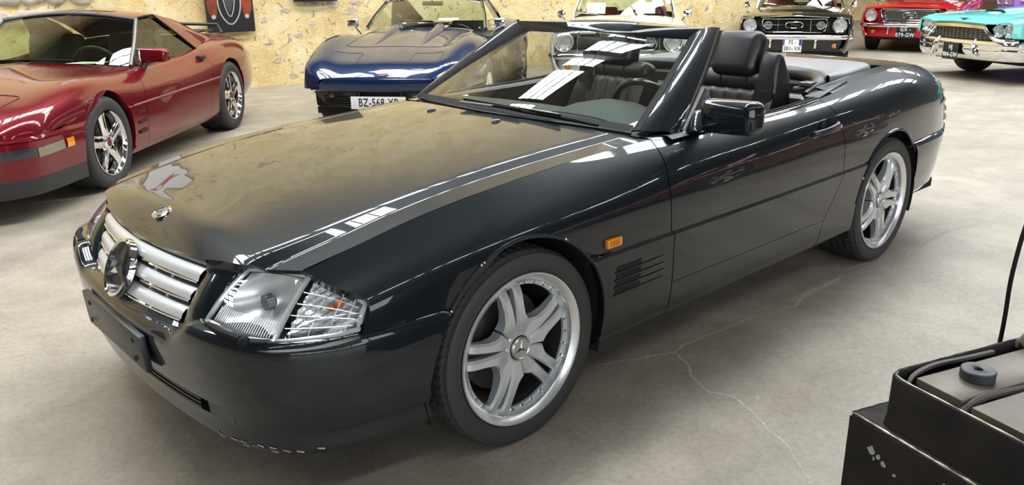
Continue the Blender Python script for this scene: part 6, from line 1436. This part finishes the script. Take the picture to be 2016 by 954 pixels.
# ---------------------------------------------------------------- purple car, far right
pp_ = car_root('purple_car', (-20.4, -4.35), -14, 'purple fifties car with quad headlamps half hidden behind the turquoise car')
LP = Loft(XT, YT, (np.array(ZT)*1.12).tolist(), [])
half(LP, 'body_side', PURPLE, pp_, 1.0, -4.1, 0, 5, 80, 5, [ATF, ATR], .03); across(LP, 'hood', PURPLE, pp_, 1.02, -.75, 5, 7, 30, 5)
b = MB(); b.box(-3.9, .7, -.78, .78, .24, .30); b.build('underbody', DARK, pp_)
b = MB(); b.prism([(-.82, .50), (.82, .50), (.84, .80), (.60, .86), (-.60, .86), (-.84, .80)], .93, .97, 'x'); b.build('front_fascia', PURPLE, pp_, bevel=.02)
b = MB(); b.box(.96, .985, -.48, .48, .56, .80); b.build('grille', mat('grille_steel'), pp_)
for s in (1, -1):
    for y in (.56, .74): round_lamp(pp_, (.985, s*y, .80), .085)
    rod('brow_trim', [(1.0, s*.46, .90), (1.01, s*.65, .92), (.98, s*.86, .90)], .016, CHROME, pp_)
    simple_wheel(pp_, 0, s*.90, .345, .19, .21, 'steel', s, WPARTS); simple_wheel(pp_, -2.87, s*.90, .345, .19, .21, 'steel', s, WPARTS)
    rod('side_trim', [(.9, s*.955, .80), (-1.5, s*.975, .82), (-3.6, s*.95, .84)], .02, mat('lavender', (.62, .48, .80), rough=.3), pp_)
g = bumper_grid(bp, [(-.03, .54), (.0, .53), (.014, .49), (.0, .43), (-.03, .42)]); g = np.concatenate([(g*np.array([1, -1, 1]))[::-1], g[1:]], 0); finish_panel('front_bumper', g, CHROME, pp_, rim=0)
strip('roof_panel', [arc((-.8, .72, 1.0), (-.6, 0, 1.04)), arc((-1.2, .62, 1.40), (-1.1, 0, 1.44)), arc((-2.4, .60, 1.42), (-2.4, 0, 1.46)), arc((-3.0, .68, 1.04), (-3.0, 0, 1.06))], PURPLE, pp_)

# ---------------------------------------------------------------- across the aisle, mirrored in the roadster's flank
op = copy_tree(c4); op.location = (-6.6, 3.75, 0); op.rotation_euler = (0, 0, math.radians(184)); tag(op, 'dark red low coupe across the aisle, mirrored in the roadster door')
op = copy_tree(blk); op.location = (-11.6, 5.3, 0); op.rotation_euler = (0, 0, math.radians(-70)); tag(op, 'black sixties coupe across the aisle, mirrored in the roadster rear fender')

# ---------------------------------------------------------------- black tyre machine in the near corner
BLKP = mat('chipped_black_paint', (.010, .009, .009), rough=.5, spec=.12, noise=(9, (.030, .026, .022), .6), bump=(40, .12, .002))
WORN = mat('worn_edge_metal', (.30, .27, .22), rough=.35, metal=.8, noise=(30, (.04, .03, .025), .9))
RUST = mat('greasy_steel_plate', (.17, .145, .11), rough=.42, metal=.35, noise=(7, (.09, .075, .055), .9), bump=(30, .15, .002))
RUSTE = mat('plate_edge_rust', (.05, .04, .03), rough=.6, noise=(14, (.02, .017, .014), .8))
MC = Vector((.177, 2.014, 0)); MA = Vector((-.947, .321, 0)); MBx = Vector((.321, .947, 0))
def mp(a, b, z): return MC+MA*a+MBx*b+Vector((0, 0, z))
def rrect(a0, a1, b0, b1, r, n=6):
    P = []
    for ca, cb, t0 in ((a1-r, b1-r, 0), (a0+r, b1-r, PI/2), (a0+r, b0+r, PI), (a1-r, b0+r, 1.5*PI)):
        P += [(ca+r*math.cos(t0+PI/2*k/n), cb+r*math.sin(t0+PI/2*k/n)) for k in range(n+1)]
    return P
mach = empty('workshop_machine', mp(.3, .2, 0)); tag(mach, 'chipped black workshop machine with open steel tray in the near corner', 'machine')
_mi = Matrix.Translation(-Vector(mach.location))
def mput(b, nm, m, bevel=0.0, seg=2, parent=None, angle=35):
    o = b.build(nm, m, None, bevel=bevel, seg=seg, angle=angle)
    if parent is None: o.parent = mach; o.matrix_parent_inverse = _mi
    else: o.parent = parent
    return o
def loop_wall(levels):
    """stack of rounded rectangles (a0,a1,b0,b1,r,z)"""
    G = [[tuple(mp(a, b, z)) for a, b in rrect(a0, a1, b0, b1, r)] for a0, a1, b0, b1, r, z in levels]; return MB().grid(G, closed_v=True)
# cabinet with an opening in the near face
A0, A1, B0, B1, ZT = -.012, .70, -.055, .62, .62
b = MB(); face = [(B0, 0), (B1, 0), (B1, ZT-.012), (B0, ZT-.012)]
o0, o1, oz = .045, .50, .50
def q(b, pts): b.add([tuple(p) for p in pts], [(0, 1, 2, 3)])
for (b0, b1, z0, z1) in ((B0, o0, 0, ZT-.012), (o1, B1, 0, ZT-.012), (o0, o1, oz, ZT-.012), (o0, o1, 0, .06)): q(b, [mp(A0, b0, z0), mp(A0, b1, z0), mp(A0, b1, z1), mp(A0, b0, z1)])
q(b, [mp(A0, B0, 0), mp(A1, B0, 0), mp(A1, B0, ZT-.012), mp(A0, B0, ZT-.012)]); q(b, [mp(A1, B0, 0), mp(A1, B1, 0), mp(A1, B1, ZT-.012), mp(A1, B0, ZT-.012)]); q(b, [mp(A0, B1, 0), mp(A1, B1, 0), mp(A1, B1, ZT-.012), mp(A0, B1, ZT-.012)])
cab = mput(b, 'cabinet', BLKP)
b = MB(); q(b, [mp(A0+.2, o0, 0.06), mp(A0+.2, o1, 0.06), mp(A0+.2, o1, oz), mp(A0+.2, o0, oz)])
for bb_ in (o0, o1): q(b, [mp(A0, bb_, .06), mp(A0+.2, bb_, .06), mp(A0+.2, bb_, oz), mp(A0, bb_, oz)])
q(b, [mp(A0, o0, oz), mp(A0+.2, o0, oz), mp(A0+.2, o1, oz), mp(A0, o1, oz)]); mput(b, 'cabinet_opening', DARK)
mput(loop_wall([(A0, A1, B0, B1, .004, ZT-.014), (A0+.002, A1-.002, B0+.002, B1-.002, .008, ZT-.005), (A0+.010, A1-.010, B0+.010, B1-.010, .012, ZT), (A0+.30, A1-.30, B0+.28, B1-.28, .012, ZT)]), 'cabinet_top', BLKP, angle=60)
def edge(pts, r, seed, nm='worn_edge'):
    rr = random.Random(seed); P = resample([tuple(p) for p in pts], 60); b = MB(); b.tube(P, [r*rr.uniform(.5, 1.1) for _ in P], 6); return mput(b, nm, WORN)
edge([mp(A0+.003, B0+.004, ZT-.004), mp(A0+.003, B1, ZT-.004)], .0035, 1); edge([mp(A0+.004, B0+.003, ZT-.004), mp(.25, B0+.003, ZT-.004)], .0025, 2)
for k, (bb_, zz_, sz_) in enumerate(((.005, .566, .010), (.022, .560, .006), (.034, .552, .007), (.012, .552, .004), (.06, .545, .005), (.16, .585, .006))):
    rr_ = random.Random(k+40); pts_ = [(bb_+math.cos(t_)*sz_*rr_.uniform(.5, 1.2), zz_+math.sin(t_)*sz_*rr_.uniform(.5, 1.3)) for t_ in np.linspace(0, 2*PI, 8, endpoint=False)]
    b = MB(); b.add([tuple(mp(A0-.0006, p_[0], p_[1])) for p_ in pts_], [tuple(range(8))]); mput(b, 'paint_chip', mat('old_green_paint', (.30, .33, .26), rough=.6))
# open tray
T0, T1, U0, U1 = 0.0, .68, 0.0, .58; ZH = .722
mput(loop_wall([(T0-.003, T1, U0-.003, U1, .03, ZT-.002), (T0, T1, U0, U1, .03, ZT+.02), (T0, T1, U0, U1, .032, ZH-.004), (T0+.003, T1-.003, U0+.003, U1-.003, .03, ZH), (T0+.007, T1-.007, U0+.007, U1-.007, .027, ZH), (T0+.010, T1-.010, U0+.010, U1-.010, .024, ZH-.004), (T0+.010, T1-.010, U0+.010, U1-.010, .024, ZT+.03)]), 'tray', BLKP, angle=60)
b = MB(); b.add([tuple(mp(a, c, ZT+.03)) for a, c in rrect(T0+.010, T1-.010, U0+.010, U1-.010, .024)], [tuple(range(28))]); mput(b, 'tray_floor', RUSTE)
rp2 = [mp(a, c, ZH) for a, c in rrect(T0+.004, T1-.004, U0+.004, U1-.004, .03, 8)]
k0 = 9; edge(rp2[9:36], .0026, 3); edge([rp2[8], rp2[9]], .0026, 4)
def slab(a0, a1, b0, b1, z0, z1, nm):
    b = MB(); b.add([tuple(mp(a, c, z)) for z in (z0, z1) for a, c in ((a0, b0), (a1, b0), (a1, b1), (a0, b1))], [(0, 3, 2, 1), (4, 5, 6, 7), (0, 1, 5, 4), (1, 2, 6, 5), (2, 3, 7, 6), (3, 0, 4, 7)]); return mput(b, nm, RUST, bevel=.003)
slab(.045, .66, .030, .124, .655, .716, 'steel_plate'); slab(.040, .66, .146, .56, .655, .716, 'steel_plate')
b = MB(); P = smooth_path([mp(.026, .050, .668), mp(.030, .028, .700), (mp(.07, .018, .716)), mp(.16, .017, .718), mp(.27, .014, .712)], 20)
G = [[tuple(Vector(p)+MBx*.004), tuple(Vector(p)+MBx*.004+Vector((0, 0, .006))), tuple(Vector(p)-MBx*.004+Vector((0, 0, .006))), tuple(Vector(p)-MBx*.004)] for p in P]; b.grid(G, closed_v=True); mput(b, 'rubber_strip', mat('old_rubber', (.06, .052, .048), rough=.6))
b = MB(); P = smooth_path([mp(.030, .132, .690), mp(.05, .131, .702), mp(.16, .130, .709), mp(.4, .128, .712)], 16); b.tube(P, .0075, 8); mput(b, 'rubber_strip', mat('old_rubber'))
b = MB(); c_ = mp(.142, .078, .7165); b.lathe([(.0075, .0), (.0075, .0175), (.009, .0185), (.0275, .0185), (.0295, .0165), (.0295, .001), (.028, 0)], 40, 'z', tuple(c_), closed_prof=True)
pk = b.build('rubber_puck', mat('puck_grey', (.045, .050, .052), rough=.42, noise=(60, (.03, .033, .034), .6)), None); tag(pk, 'grey rubber disc with a centre hole on the steel plate', 'rubber disc')
wm = frame_M(mp(.352, .014, .722), MA, (0, .25, .97)); b = MB(); b.lathe([(.007, -.002), (.007, .001), (.0195, .001), (.0195, -.002)], 28, 'z', closed_prof=True); b.xf(wm); ws = mput(b, 'washer', mat('zinc', (.45, .47, .48), rough=.35, metal=.8))
b = MB(); b.lathe([(.0105, 0), (.0105, .008), (.006, .008), (.005, .003), (0, .003)], 6, 'z'); b.xf(wm); mput(b, 'nut', mat('brass_nut', (.45, .36, .18), rough=.4, metal=.7))
# cable rising behind the tray
def at_b(px, py, bb):
    d = pix(px, py); t = (MC+MBx*bb-Vector(CAM)).dot(MBx)/d.dot(MBx); return Vector(CAM)+d*t
c0 = mp(.42, -.075, 0)
P = [c0+Vector((0, 0, .0)), c0+Vector((.01, -.01, .3)), c0+Vector((0, 0, .66)), c0+Vector((-.002, 0, .74)), c0+Vector((.004, 0, .80)), c0+Vector((-.002, .001, .86)), c0+Vector((-.012, .004, .92)), c0+Vector((-.03, .012, .98)), c0+Vector((-.07, .03, 1.06)), c0+Vector((-.14, .06, 1.15))]
b = MB(); b.tube(smooth_path(P, 50), .0045, 8); tag(b.build('power_cable', SEAL, None), 'thin black cable rising behind the workshop machine', 'cable')
